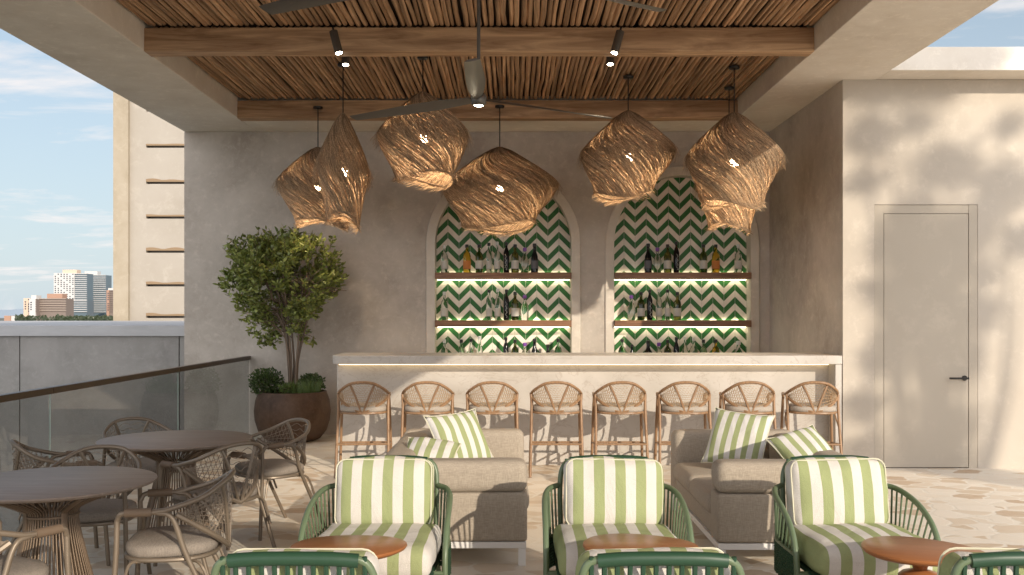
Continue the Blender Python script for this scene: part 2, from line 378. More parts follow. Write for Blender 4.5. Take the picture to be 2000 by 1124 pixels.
def copy_tree(o, parent=None, kids=None):
    c = o.copy(); COL.objects.link(c); c.parent = parent
    for ch in children(o): copy_tree(ch, c)
    return c
# ================================================================== SETTING
b = MB(); b.box(-3.36, 30, -32, 12.2, -.3, 0); tag(b.build('terrace_floor', M['paving']), 'irregular cream and tan stone paving of the terrace', 'paving', kind='structure')
b = MB(); b.box(-9000, 9000, -400, 12000, -31, -30); gm = new_mat('far city ground', (.13, .13, .11), .9); tag(b.build('ground', gm), kind='structure')
hm = new_mat('haze blue hills', (.30, .36, .42), .9)  # blue grey distance haze put into the hill colour
b = MB(); pr = []
for i in range(60):
    x = -7600 + i * 120; pr.append((x, 60 + 70 * noise.noise(Vector((i * .13, 0, 0))) + 18 * noise.noise(Vector((i * .7, 2, 0)))))
for i in range(59):
    (x0, z0), (x1, z1) = pr[i], pr[i + 1]
    b.quad((x0, 9000, -30), (x1, 9000, -30), (x1, 9600, z1), (x0, 9600, z0), True); b.quad((x0, 9600, z0), (x1, 9600, z1), (x1, 11000, -30), (x0, 11000, -30), True)
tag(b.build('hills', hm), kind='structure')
# ---- pavilion roof
ZS = 3.795; XL0, XL1, XR0, XR1 = -4.11, -3.2, 2.63, 3.56
roof = empty('pavilion_roof', (0, 4, ZS), label='plastered concrete roof frame with timber beams and log ceiling over the bar terrace', cat='roof')
def rel(p, o): return tuple(Vector(p) - Vector(o))
b = MB()
b.box(XL0, XL1, -3.7 - 4, 12.6 - 4, 0, .46); b.box(XR0, XR1, -7.7, 12.6 - 4, 0, .46); b.box(XL1, XR0, 11.52 - 4, 8.6, 0, .458); b.box(XL1, XR0, -7.7, -7.0, 0, .458)
fr_ = b.build('concrete_frame', M['soffit'], roof, bevel=.008)
b = MB(); b.box(XL1, XR0, -7.0, 7.52, .29, .457); b.build('roof_deck', M['soil'], roof)  # near black deck: shade of the gaps between logs put into its colour
def beam():
    b = MB(); n = 24; w_, h_, d_ = XR0 - XL1, .205, .18
    vs = []; fs = []
    prof = [(-.5, -.46), (-.46, -.5), (.46, -.5), (.5, -.46), (.5, .5), (-.5, .5)]
    for i in range(n + 1):
        x = XL1 + w_ * i / n
        for k, (a, c_) in enumerate(prof):
            q = noise.noise(Vector((x * 1.3, k * .7, 1))) * .008
            vs.append((x, a * d_ + q, .1025 + c_ * h_ + noise.noise(Vector((x * 1.1, k, 5))) * .006))
    for i in range(n):
        for k in range(6): fs.append((i * 6 + k, (i + 1) * 6 + k, (i + 1) * 6 + (k + 1) % 6, i * 6 + (k + 1) % 6))
    b.add(vs, fs, False); return b.build('timber_beam', M['beam'], roof)
BY = [8.55, 11.42, 5.68, 2.81, -.06]
bm0 = beam(); bm0.location = (0, BY[0] - 4, -.004)
for y in BY[1:]:
    c = bm0.copy(); COL.objects.link(c); c.parent = roof; c.location = (.0, y - 4, -.004)
def poles(seed):
    random.seed(seed); b = MB(); x = XL1 + .02; Lh = 1.36
    while x < XR0 - .015:
        r = random.uniform(.018, .0265); n = 9; ph = random.uniform(0, 50); pts = []; rs = []; amp = random.uniform(.003, .011); ti = random.uniform(-.006, .006)
        for i in range(n + 1):
            y = -Lh + 2 * Lh * i / n
            pts.append((x + r + amp * noise.noise(Vector((y * 1.6, ph, 0))) * 2 + ti * y, y, .245 - r * .3 + .010 * noise.noise(Vector((y * 1.2, ph, 9)))))
            rs.append(r * (1 + .16 * noise.noise(Vector((y * 3, ph, 4)))) * (1.08 - .16 * i / n))
        b.tube(pts, rs, 7); x += 2 * r + random.uniform(.0, .013)
    return b
p0 = poles(3).build('log_panel', M['pole'], roof); p0.location = (0, (BY[0] + BY[1]) / 2 - 4, 0)
p1 = poles(8).build('log_panel', M['pole'], roof); p1.location = (0, (BY[0] + BY[2]) / 2 - 4, 0)
for y in (BY[2] - 1.435, BY[3] - 1.435, BY[4] - 1.5):
    c = p0.copy(); COL.objects.link(c); c.parent = roof; c.location = (0, y - 4, 0)
# strip of slab over the door wall
b = MB(); b.box(XR1 + .003, 9.0, 9.148, 10.0, ZS + .003, 4.02); tag(b.build('roof_ledge', M['soffit'], bevel=.006), 'thin plaster ledge running along the top of the door wall', 'ledge')
# ---- back wall with two arched niches
YW = 12.2; S = YW / F
wall = empty('bar_wall', (0, YW, 0), label='mottled plaster wall behind the bar with two arched tiled niches', cat='wall')
arches = [(983, 133.3), (1332.5, 133.3)]
AR = [((cx - CX) * S, hw * S) for cx, hw in arches]; ZSP = EYE + (HY - 476) * S; ZN = .83
b = MB(); x_prev = XL0; zt = ZS - .001
NA = 28
for (cx, r) in AR:
    b.quad((x_prev, 0, 0), (cx - r, 0, 0), (cx - r, 0, zt), (x_prev, 0, zt))
    b.quad((cx - r, 0, 0), (cx + r, 0, 0), (cx + r, 0, ZN), (cx - r, 0, ZN))
    for i in range(NA):
        a0 = PI - PI * i / NA; a1 = PI - PI * (i + 1) / NA
        x0, z0, x1, z1 = cx + r * math.cos(a0), ZSP + r * math.sin(a0), cx + r * math.cos(a1), ZSP + r * math.sin(a1)
        b.quad((x0, 0, z0), (x1, 0, z1), (x1, 0, zt), (x0, 0, zt))
        b.quad((x0, 0, z0), (x0, .2, z0), (x1, .2, z1), (x1, 0, z1), True)
    for sx in (-1, 1): b.quad((cx + sx * r, 0, ZN), (cx + sx * r, .2, ZN), (cx + sx * r, .2, ZSP), (cx + sx * r, 0, ZSP))
    x_prev = cx + r
b.quad((x_prev, 0, 0), (3.23, 0, 0), (3.23, 0, zt), (x_prev, 0, zt))
b.box(XL0, 3.23, .24, .4, -3, zt); b.box(XL0, XL0 + .02, .002, .24, -3, zt)
b.build('plaster_face', M['wall'], wall)
b = MB(); b.box(XL0 + .004, XL1 + .0, .003, .1, -3, .0); b.build('plaster_face', M['wall'], wall)
for (cx, r) in AR:
    b = MB()                                  # raised surround
    pth = [(cx - r - .055, ZN)] + [(cx + (r + .055) * math.cos(PI - PI * i / 30), ZSP + (r + .055) * math.sin(PI - PI * i / 30)) for i in range(31)] + [(cx + r + .055, ZN)]
    vs = []; fs = []; sec = [(-.055, 0.0), (-.055, -.022), (.047, -.022), (.055, -.016), (.055, 0.0)]
    for i, (x, z) in enumerate(pth):
        n_ = Vector((x - cx, z - ZSP)) if 0 < i < len(pth) - 1 else Vector((x - cx, 0)); n_.normalize()
        for (o_, d_) in sec: vs.append((x + n_.x * o_, d_, z + n_.y * o_))
    for i in range(len(pth) - 1):
        for k in range(4): fs.append((i * 5 + k, (i + 1) * 5 + k, (i + 1) * 5 + k + 1, i * 5 + k + 1))
    b.add(vs, fs, False); b.build('arch_surround', M['surround'], wall)
    b = MB(); vs = [(0, 0, ZN - 2.0)] 
    pl = [(-r, ZN)] + [(r * math.cos(PI - PI * i / 40), ZSP + r * math.sin(PI - PI * i / 40)) for i in range(41)] + [(r, ZN)]
    b.add([(x, 0, z - ZSP) for x, z in pl], [tuple(range(len(pl)))], False); t_ = b.build('tile_panel', M['tile'], wall); t_.location = (cx, .2, ZSP)
    b = MB(); b.box(cx - r + .002, cx + r - .002, -.08, .197, ZN - .04, ZN); b.build('shelf', M['marble'], wall)
    for (yt, yb) in ((533, 545.5), (626, 639)):
        z1 = EYE + (HY - yt) * S; z0 = EYE + (HY - yb) * S
        b = MB(); b.box(cx - r + .003, cx + r - .003, -.07, .175, z0, z1); sh = b.build('shelf', M['shelfwood'], wall, bevel=.004)
        b = MB(); b.box(cx - r + .02, cx + r - .02, .150, .172, z0 - .007, z0 - .002); b.build('light_strip', M['led_shelf'], sh)
        b = MB(); b.box(cx - r + .02, cx + r - .02, .178, .190, z1 - .012, z1 - .004); b.build('light_strip', M['led_shelf'], sh)
    b = MB(); b.box(cx - r + .02, cx + r - .02, .178, .190, ZN + .002, ZN + .01); b.build('light_strip', M['led_shelf'], wall)
# ---- return wall, door wall
b = MB(); b.box(3.23, 3.5, 9.505, 12.2, 0, ZS - .002); tag(b.build('side_wall', M['wall']), 'narrow plaster side wall closing the right end of the bar', 'wall')
dw = empty('door_wall', (0, 9.5, 0), label='sunlit smooth plaster wall with dappled tree shade and a flush door', cat='wall')
def PX(px, Y=9.5): return (px - CX) * Y / F
def PZ(py, Y=9.5): return EYE + (HY - py) * Y / F
dx0, dx1, dz1 = PX(1708), PX(1910), PZ(400); lx0, lx1, lz1 = PX(1727), PX(1892), PZ(418)
b = MB()
b.box(3.231, dx0, 0, .3, 0, ZS); b.box(dx1, 9, 0, .3, 0, ZS); b.box(dx0, dx1, 0, .3, dz1, ZS)
b.build('plaster_face', M['doorwall'], dw)
df = MB(); df.box(dx0 + .004, lx0 - .003, .008, .12, 0, dz1 - .004); df.box(lx1 + .004, dx1 - .002, .003, .12, 0, dz1 - .004); df.box(lx0 - .004, lx1 + .004, .008, .12, lz1 + .004, dz1 - .004)
df.build('door_frame', M['doorpaint'], dw)
df = MB(); df.box(dx0, dx1, .13, .16, 0, dz1); df.build('door_recess', M['pot'], dw)
df = MB(); df.box(lx0 + .001, lx1 - .001, .006, .06, .008, lz1 - .001); door = df.build('door', M['doorpaint'], dw, bevel=.002)
hz = PZ(739); df = MB(); df.tube([(PX(1888), -.045, hz), (PX(1851), -.045, hz)], .010, 10); df.tube([(PX(1884), .006, hz), (PX(1884), -.05, hz)], .009, 10); df.tube([(PX(1884), .007, hz), (PX(1884), -.004, hz)], .026, 16)
df.build('handle', M['black'], door)
# ---- parapet wall and neighbouring roof on the left
pw = empty('parapet_wall', (-9, 12.5, -3), label='grey concrete parapet wall with white painted coping left of the bar wall', cat='wall')
b = MB(); xs = [-16 - -9, PX(-330, 12.5) + 9, PX(38.5, 12.5) + 9, PX(350, 12.5) + 9, 5.2]
ztop = EYE - (657 - HY) * 12.5 / F + 3
for i in range(4): b.box(xs[i] + .006, xs[i + 1] - .006, .0, .2, -1, ztop + .02)
b.box(-7, 5.2, .03, .22, -1, ztop + .018)
b.build('concrete_panel', M['concrete'], pw, bevel=.003)
zc = EYE - (636 - HY) * 12.5 / F + 3
b = MB(); b.box(-40, 4.885, -.03, 9.4, ztop, zc); b.build('coping', M['coping'], pw, bevel=.006)
nb = empty('neighbouring_tower_block', (-9.5, 22, 0), label='tall cream concrete block with stained horizontal slots beyond the parapet', cat='building')
nbm = plaster('pale cream render', (.30, .265, .22), (.335, .30, .255), (.36, .325, .28), .4, .1)
YB = 22.0; bx = lambda px: (px - CX) * YB / F + 9.5
bz = lambda py: EYE + (HY - py) * YB / F
b = MB(); x0 = bx(221); x1 = bx(250); x2 = bx(282); x3 = bx(420)
b.box(x0, x1 - .0, .0, 5, 1.0, 7.4)
b.build('corner_pier', plaster('darker render', (.24, .20, .14), (.32, .27, .20), (.38, .33, .26), .6, .1), nb)  # corner strip in a darker render tone than the main wall
b = MB(); b.box(x1 + .002, x2, .10, 5, 1.0, 7.2); b.box(x2, x3, .30, 5, 1.0, 7.2)
sl = [617, 555, 489, 422, 354, 283, 212, 140]
for i, y in enumerate(sl):
    zb = bz(y) ; zt_ = bz(sl[i + 1]) - .055 if i + 1 < len(sl) else 7.2
    b.box(x2, x3, .098, .298, zb, zt_)
b.box(x2, x3, .098, .298, 1.0, bz(617) - .055)
b.build('slotted_wall', nbm, nb)
st = new_mat('rust stain', (.24, .165, .10), .9)
for y in sl[:6]:
    n = 22; stains = MB()
    for i in range(n):
        xa = x2 + (x3 - x2) * i / n; xb_ = x2 + (x3 - x2) * (i + 1) / n
        ha = .012 + .075 * abs(noise.noise(Vector((xa * 1.9, y, 0)))) + .018; hb = .012 + .075 * abs(noise.noise(Vector((xb_ * 1.9, y, 0)))) + .018
        stains.quad((xa, .094, bz(y) - .004), (xb_, .094, bz(y) - .004), (xb_, .094, bz(y) + hb), (xa, .094, bz(y) + ha))
    stains.build('rust_stain', st, nb)
# ---- railing
YR0 = 12.2; XG = -3.3
rl = empty('glass_railing', (XG, 9, 0), label='frameless glass railing with dark bronze handrail along the terrace edge', cat='railing')
ys = [12.19, 9.6, 6.94, 4.28, 1.62, -1.04, -3.7]
for i in range(len(ys) - 1):
    b = MB(); b.box(-.006, .006, ys[i + 1] - 9 + .008, ys[i] - 9 - .008, -.1, .935); gp = b.build('glass_panel', M['glass'], rl)
    b = MB(); b.box(-.0065, .0065, ys[i + 1] - 9 + .004, ys[i + 1] - 9 + .0078, -.1, .934); b.build('glass_edge', M['glass_edge'], gp)
    b = MB(); b.box(-.03, .03, ys[i + 1] - 9 + .004, ys[i] - 9 - .004, .936, .982); b.build('handrail', M['railmetal'], rl, bevel=.003)
# ---- far city
def city(name, label, px0, px1, pyt, pxs, Y, wallc, sidec, bands=None, cap=None, group=None, pyb=628):
    x0, x1, xs_ = (px0 - CX) * Y / F, (px1 - CX) * Y / F, (pxs - CX) * Y / F
    zt = EYE + (HY - pyt) * Y / F; dpt = 26; cx = (x0 + x1) / 2
    o = empty(name, (cx, Y, -30), label=label, cat='building', group=group)
    b = MB(); b.box(x0 - cx, xs_ - cx, 0, dpt, 0, zt + 30); b.build('wall', wallc, o)
    b = MB(); b.box(xs_ - cx + .05, x1 - cx, 2, dpt, 0, zt + 30 - .5); b.build('glazed_wing', sidec, o)
    b = MB(); n = int((zt - 2) / 3.1)
    for i in range(n):
        z = zt + 30 - 3.1 * i - 1.2
        b.box(xs_ - cx + .1, x1 - cx + .8, .2, 2.2, z, z + 1.0)
    b.build('balcony_bands', bands or wallc, o)
    b = MB()
    for i in range(n):
        z = zt + 30 - 3.1 * i - 2.6
        wdt = (xs_ - x0)
        for k in range(max(1, int(wdt / 4.5))):
            xx_ = x0 - cx + 1.5 + k * 4.5
            if xx_ + 2.2 < xs_ - cx and (i * 7 + k * 3) % 5 != 0: b.box(xx_, xx_ + 2.0, -.12, .5, z, z + 1.7)
    if b.v: b.build('windows', M['cityglass'], o)
    if cap:
        b = MB(); a0, a1, at, cm = cap; b.box((a0 - CX) * Y / F - cx, (a1 - CX) * Y / F - cx, 4, 18, zt + 30, EYE + (HY - at) * Y / F + 30); b.build('roof_plant_room', cm, o)
    return o
M['cityglass'] = new_mat('dark window glass', (.06, .075, .09), .25, .2)
cw = new_mat('white render', (.52, .51, .50), .8); cg = new_mat('grey blue glazing', (.11, .15, .18), .3); cb = new_mat('balcony concrete', (.50, .50, .50), .8)
cp = new_mat('pink cream render', (.58, .44, .34), .8); cbr = new_mat('brown concrete', (.20, .16, .14), .8); crd = new_mat('brick red', (.36, .22, .16), .8)
city('high_rise', 'white apartment tower with plain wall and balconied wing, left of the twin towers', 105, 168, 534, 145, 1500, cw, cg, cb, (120, 148, 527, cp))
city('high_rise', 'slimmer glazed white tower set just right of the taller white one', 166, 205, 537, 174, 1560, cw, cg, cb, (163, 188, 530, cw))
city('low_glazed_block', 'low grey glazed block at the foot of the white towers', 134, 168, 587, 137, 1400, cb, cg, cb)
city('office_block', 'wide brown horizontal banded office block left of the towers', 46, 127, 583, 71, 1300, cp, cbr, new_mat('brown bands', (.34, .28, .24), .8), (89, 119, 574, crd))
city('office_block', 'small pale block with dark rooftop unit at the far left of the skyline', 57, 70, 584, 69, 1290, cw, cbr, cbr, (58, 68, 577, cw))
city('brick_tower', 'red brick tower beside the cream block edge', 208, 226, 567, 213, 1450, crd, cbr, cbr, (209, 222, 563, cw))
city('low_warehouse', 'low red roofed sheds on the left skyline', 8, 28, 617, 20, 1200, crd, cw, cw)
tl = MB(); random.seed(5)
for i in range(2600):
    px = random.choice([random.uniform(108, 224), random.uniform(30, 60), random.uniform(60, 225)]); Y = random.uniform(620, 720); x = (px - CX) * Y / F
    h = 3.2 + 2.2 * noise.noise(Vector((px * .11, 3, 0))); z = EYE + (HY - 628) * Y / F + random.random() * h + .3; q = random.uniform(.5, 1.1)
    a = Vector((random.uniform(-1, 1), random.uniform(-.3, .3), random.uniform(-1, 1))) * q; c_ = Vector((random.uniform(-1, 1), random.uniform(-.3, .3), random.uniform(-1, 1))) * q
    o_ = Vector((x, Y, z)); tl.quad(o_ - a, o_ + c_, o_ + a, o_ - c_)
tag(tl.build('tree_belt', leafmat('far dark foliage', (.03, .045, .02), (.05, .07, .03))), 'dark belt of trees below the distant towers', 'trees', kind='stuff')
# ================================================================== BAR
bar = empty('bar_counter', (0, 9.9, 0), label='long pale marble bar with thick rounded top and warm light under its edge', cat='bar')
ZT = 1.10; ZB = 1.015
xl = PX(646, 9.5); xr = 3.226
b = MB(); vs = []; rr = .12
pl = []
for k in range(9): a = PI + PI / 2 * k / 8; pl.append((xl + rr + rr * math.cos(a), -.4 + rr + rr * math.sin(a)))
pl += [(xr, -.4), (xr, .35)]
for k in range(5): a = PI / 2 + PI / 2 * k / 4; pl.append((xl + .05 + .05 * math.cos(a), .30 + .05 * math.sin(a)))
n = len(pl); b.add([(x, y, ZB) for x, y in pl] + [(x, y, ZT) for x, y in pl], [tuple(reversed(range(n))), tuple(range(n, 2 * n))] + [(i, (i + 1) % n, n + (i + 1) % n, n + i) for i in range(n)], False)
b.build('countertop', M['marble'], bar, bevel=.006)
b = MB(); xb = PX(657, 9.7); b.box(xb, 3.224, -.18, .25, .0, ZB - .001); b.build('front_panel', M['marble'], bar, bevel=.01)
b = MB(); b.box(xb + .012, 3.20, -.205, -.181, .0, .12); b.build('plinth', M['marble'], bar, bevel=.004)
b = MB(); b.box(3.16, 3.223, -.395, -.182, 0, ZB - .002); b.build('end_panel', M['marble'], bar, bevel=.004)
b = MB(); b.box(xb + .03, 3.15, -.225, -.205, ZB - .014, ZB - .003); b.build('light_strip', M['led_bar'], bar)
# ---- bottles
BT = {
 'clear':  ([(.034, 0), (.038, .01), (.038, .20), (.030, .235), (.013, .265), (.012, .33), (.015, .335), (.015, .35)], 'g_clear', 'cap_w', 'label_w', 'clear glass bottle with pale cap'),
 'slim':   ([(.026, 0), (.030, .01), (.030, .25), (.014, .30), (.013, .37), (.015, .38)], 'g_clear', 'cap_k', 'label_w', 'slender clear bottle'),
 'tallw':  ([(.028, 0), (.032, .01), (.032, .22), (.022, .27), (.012, .29), (.012, .37), (.014, .39)], 'g_clear', 'cap_w', 'label_w', 'tall clear bottle with white label'),
 'black':  ([(.026, 0), (.029, .01), (.029, .25), (.018, .30), (.012, .32), (.012, .375), (.014, .38)], 'g_black', 'cap_k', None, 'slim black bottle with white script'),
 'olive':  ([(.036, 0), (.039, .01), (.039, .20), (.033, .24), (.015, .265), (.014, .345), (.016, .35)], 'g_olive', 'cap_k', 'label_w', 'olive glass bottle with pale label'),
 'amber':  ([(.037, 0), (.040, .01), (.040, .21), (.032, .25), (.015, .27), (.014, .345), (.016, .35)], 'g_amber', 'cap_k', 'label_o', 'amber yellow bottle'),
 'purple': ([(.036, 0), (.040, .01), (.040, .15), (.030, .20), (.014, .235), (.014, .27), (.018, .275), (.018, .31)], 'g_clear', 'cap_p', None, 'clear bottle with purple stopper'),
 'dark':   ([(.036, 0), (.037, .01), (.038, .15), (.032, .21), (.016, .27), (.014, .34), (.017, .345), (.017, .36)], 'g_black', 'cap_k', 'label_k', 'dark round shouldered bottle'),
 'green':  ([(.034, 0), (.038, .01), (.038, .20), (.030, .24), (.014, .27), (.013, .34), (.015, .35)], 'g_green', 'cap_k', 'label_w', 'green tinted bottle'),
 'wide':   ([(.070, 0), (.078, .02), (.070, .12), (.040, .20), (.018, .25), (.017, .32), (.019, .34)], 'g_black', 'cap_k', None, 'wide bellied black bottle'),
 'decant': ([(.060, 0), (.066, .02), (.050, .14), (.020, .22), (.016, .28), (.02, .30)], 'g_clear', 'cap_w', None, 'wide clear decanter'),
}
def make_bottle(kind):
    prof, gm_, cm_, lm_, desc = BT[kind]; prof = [(q_ * 1.22, z_) for q_, z_ in prof]
    o = empty('bottle', (0, 0, 0)); bb = MB(); top = prof[-1][1]
    bb.lathe(prof, sides=14); bb.build('glass_body', M[gm_], o)
    bb = MB(); rn = prof[-1][0]; bb.lathe([(rn + .0015, top - .035), (rn + .003, top - .033), (rn + .003, top + .004), (rn * .6, top + .008)], sides=12); bb.build('cap', M[cm_], o)
    r0 = max(p[0] for p in prof[:4])
    if lm_:
        bb = MB(); bb.lathe([(r0 + .0012, .05), (r0 + .0015, .051), (r0 + .0015, .15), (r0 + .0012, .151)], sides=14); bb.f = bb.f[:-2]; bb.sm = bb.sm[:-2]; bb.build('paper_label', M[lm_], o)
    if kind == 'black':
        bb = MB(); pts = [( .012 * math.sin(t * 2.6), -(r0 + .003), .03 + .022 * t + .008 * math.cos(t * 5)) for t in [k * .35 for k in range(27)]]
        bb.tube(pts, .0022, 4); bb.build('script_lettering', M['label_w'], o)
    return o
protos = {}
ordn = ['first', 'second', 'third', 'fourth', 'fifth', 'sixth', 'seventh', 'eighth', 'ninth', 'tenth', 'eleventh', 'twelfth']
rows = [
 ('upper', 'left', 2.027, [(868, 'clear', .98), (912, 'amber', 1), (936, 'olive', 1), (955, 'slim', .98), (971, 'tallw', .98), (989, 'black', 1), (1006, 'olive', 1), (1025, 'purple', 1), (1044, 'dark', 1)]),
 ('middle', 'left', 1.430, [(868, 'clear', 1), (955, 'slim', 1), (972, 'tallw', 1), (989, 'black', 1), (1006, 'olive', 1), (1025, 'purple', 1)]),
 ('lowest', 'left', ZN, [(868, 'clear', 1), (901, 'green', 1), (920, 'slim', .95), (937, 'tallw', 1), (988, 'black', 1), (1006, 'olive', 1), (1025, 'purple', 1), (1044, 'dark', 1), (1070, 'wide', .85), (1090, 'green', 1.03)]),
 ('upper', 'right', 2.027, [(1266, 'dark', 1), (1284, 'purple', 1), (1304, 'olive', 1), (1321, 'black', 1.02), (1374, 'olive', 1), (1398, 'amber', 1), (1442, 'clear', 1)]),
 ('middle', 'right', 1.430, [(1233, 'purple', 1), (1252, 'olive', 1), (1269, 'black', 1), (1287, 'tallw', 1), (1304, 'slim', 1), (1323, 'olive', 1)]),
 ('lowest', 'right', ZN, [(1215, 'green', 1.02), (1234, 'dark', .8), (1266, 'wide', 1.0), (1287, 'purple', 1), (1304, 'olive', 1), (1321, 'black', 1), (1338, 'tallw', 1), (1355, 'clear', 1.08), (1374, 'green', 1), (1398, 'amber', 1), (1442, 'decant', 1.1)]),
]
for shelf, side, z, lst in rows:
    for i, (px, kd, s_) in enumerate(lst):
        if kd not in protos: protos[kd] = make_bottle(kd); o = protos[kd]
        else: o = copy_tree(protos[kd])
        Yb = 12.27 if i % 2 else 12.24
        o.location = ((px - CX) * Yb / F, Yb, z + .001); o.scale = (s_, s_, s_); o.rotation_euler = (0, 0, random.uniform(-.25, .25) if kd == 'black' else random.uniform(0, 6))
        tag(o, f"{BT[kd][4]}, {ordn[i]} from left on {side} arch's {shelf} shelf", 'bottle', 'bottles on the niche shelves')
# ================================================================== WOVEN CHAIRS
def woven_chair(name, seat, arm, top, hw, mats, stool=False):
    """local forward is -y; back rest at +y"""
    fm, cm_, pm = mats; o = empty(name, (0, 0, 0)); rt = .0125 if not stool else .0135
    back = .27 if not stool else .22; fy = -.20 if not stool else -.20
    # arm and top rail, one bent tube
    b = MB(); half = [(hw - .01, fy, arm - .035), (hw, fy + .03, arm), (hw + .005, fy + .17, arm + .003), (hw, fy + .25, arm + .02), (hw * .86, back * .62, arm + (top - arm) * .45), (hw * .48, back * .93, arm + (top - arm) * .88), (0, back, top)]
    full = [(-x, y, z) for x, y, z in half] + [(x, y, z) for x, y, z in reversed(half[:-1])]
    rail = catmull(full, 6); b.tube(rail, rt, 8, cap=True); b.build('top_rail', fm, o)
    # shell surface used by hoop, ribs and weave
    zend = arm - .01; zbot = seat - .03
    def P(u, v):
        a = abs(u); ang = u * R(66)
        x = math.sin(ang) / math.sin(R(66)) * hw; y0 = math.cos(ang); y = (y0 - math.cos(R(66))) / (1 - math.cos(R(66)))
        zt = zend + (top - zend) * max(0, (1 - a ** 2.0)); zb = zbot + (zend - zbot) * (a ** 1.2)
        ye = fy + .25; yt = ye + (back - ye) * y; yb = ye + (back * .93 - ye) * y
        return Vector((x, yb + (yt - yb) * v, zb + (zt - zb) * v))
    b = MB(); b.tube([P(-.99 + 1.98 * i / 24, 0) for i in range(25)], rt * 1.05, 7); b.build('lower_hoop', fm, o)
    b = MB()
    for sgn in (-1, 1): b.tube([P(sgn * (.03 + .37 * t / 6), t / 6) for t in range(7)], rt * .8, 6)
    b.build('rib', fm, o)
    b = MB(); nr = 14; cr_ = .0021 if not stool else .0027
    if stool:
        for k in range(1, nr):
            v = k / nr; b.tube([P(u * (.03 + .37 * v) / 8, min(.99, max(.01, v + .022 * math.sin(u * 2.3 + k * 2.1)))) for u in range(-8, 9)], cr_, 3, cap=False)
    else:
        for k in range(1, 9):
            v = k / 9; b.tube([P(u * (.03 + .37 * v) / 5, min(.99, max(.01, v + .03 * math.sin(u * 1.3 + k * 2.1)))) for u in range(-5, 6)], cr_, 3, cap=False)
    ns = 9
    for sgn in (-1, 1):
        for k in range(ns):
            # family one and two: diagonals across the side fields
            for fam in (0, 1):
                pts = []
                for t in range(9):
                    q = t / 8
                    if fam == 0: u = .05 + (.10 + .85 * k / ns) * 1.0 * (1 - q) + q * (.36 + .6 * ((k + .5) / ns) ** 1.2); v = q
                    else: u = min(.97, .08 + .90 * (k / ns) + .42 * q * (1 - k / ns)); v = 1 - q
                    u = min(.97, u); lim = (u - .03) / .37
                    if fam == 1: v = min(v, 1)
                    if lim < v and lim < 1: continue
                    pts.append(P(sgn * u, min(.99, max(.01, v))))
                if len(pts) > 2: b.tube(pts, cr_, 3, cap=False)
        for k in range(1, 7):
            if True:
                v = k / 7; us = [.03 + .37 * v + (.95 - .03 - .37 * v) * t / 6 for t in range(7)]
                b.tube([P(sgn * u, min(.98, max(.02, v * (1 - .4 * (u ** 2))))) for u in us], cr_, 3, cap=False)
    b.build('woven_cord', cm_, o)
    # seat
    b = MB(); sw = hw - .015; n = 28
    def outline(k, e=3.0, sc_=1.0):
        a = 2 * PI * k / n; c_, s_ = math.cos(a), math.sin(a)
        return (sw * sc_ * math.copysign(abs(c_) ** (2 / e), c_), (.205 * sc_ * math.copysign(abs(s_) ** (2 / e), s_)) + .005)
    rings = [(.93, -.028), (1.0, -.018), (1.015, 0.0), (1.0, .018), (.93, .030), (.7, .038), (.35, .042), (.02, .043)]
    vs = []; fs = []
    for sc_, z in rings:
        for k in range(n): x, y = outline(k, 2.8, sc_); vs.append((x, y, seat + z + .004 * noise.noise(Vector((x * 9, y * 9, seat)))))
    for i in range(len(rings) - 1):
        for k in range(n): fs.append((i * n + k, i * n + (k + 1) % n, (i + 1) * n + (k + 1) % n, (i + 1) * n + k))
    fs.append(tuple(reversed(range(n)))); fs.append(tuple((len(rings) - 1) * n + k for k in range(n)))
    b.add(vs, fs, True); b.build('seat_cushion', pm, o)
    b = MB(); b.tube([(outline(k, 2.6, 1.0)[0], outline(k, 2.6, 1.0)[1], seat - .034) for k in range(n)], rt * .85, 7, closed=True); b.build('seat_ring', fm, o)
    # legs
    for sx in (-1, 1):
        b = MB(); sp = .01 if not stool else .015
        b.ct([(sx * (hw - .01), fy, arm - .03), (sx * (hw - .004), fy - .005, seat - .03), (sx * (hw + sp), fy - .03, 0)], rt, 8, 4); b.build('leg', fm, o)
        b = MB()
        if stool: b.ct([(sx * (hw + .002), fy + .26, arm + .01), (sx * (hw - .002), fy + .29, seat - .03), (sx * (hw + .012), fy + .42, 0)], rt, 8, 4)
        else: b.ct([(sx * (hw + .004), fy + .17, arm), (sx * (hw + .004), fy + .24, arm - .03), (sx * (hw - .002), fy + .31, seat - .04), (sx * (hw - .002), fy + .50, 0)], rt, 8, 5)
        b.build('leg', fm, o)
        b = MB()
        if not stool:
            b.tube([(sx * hw, fy + .035, arm + .001), (sx * (hw + .005), fy + .15, arm + .002)], rt * 1.45, 8, flat=1.1); b.build('arm_wrap', M['wrap'], o)
            b = MB(); b.ct([(sx * (hw - .005), fy + .02, seat - .16), (sx * (hw - .02), fy + .05, seat - .05), (sx * (hw - .05), fy + .1, seat - .045)], rt * .6, 6, 4); b.build('brace', fm, o); b = MB(); b.ct([(sx * (hw - .004), fy + .42, seat - .20), (sx * (hw - .01), fy + .36, seat - .06), (sx * (hw - .05), fy + .3, seat - .045)], rt * .6, 6, 4)
            b.build('brace', fm, o)
    if stool:
        fz_ = .29
        b = MB(); hx = hw + .004
        b.tube([(-hx, fy - .02, .27), (hx, fy - .02, .27)], rt * .75, 7); b.build('footrest', fm, o)
        b = MB(); b.tube([(-hx - .002, fy + .362, .30), (hx + .002, fy + .362, .30)], rt * .7, 7)
        for sx in (-1, 1): b.tube([(sx * hx, fy - .02, .27), (sx * hx, fy + .362, .30)], rt * .65, 7)
        for sx in (-1, 1): b.ct([(sx * hx, fy + .34, .42), (sx * hx, fy + .2, .5), (sx * (hx - .01), fy + .16, .575)], rt * .55, 6, 4)
        b.build('stretcher', fm, o)
    return o
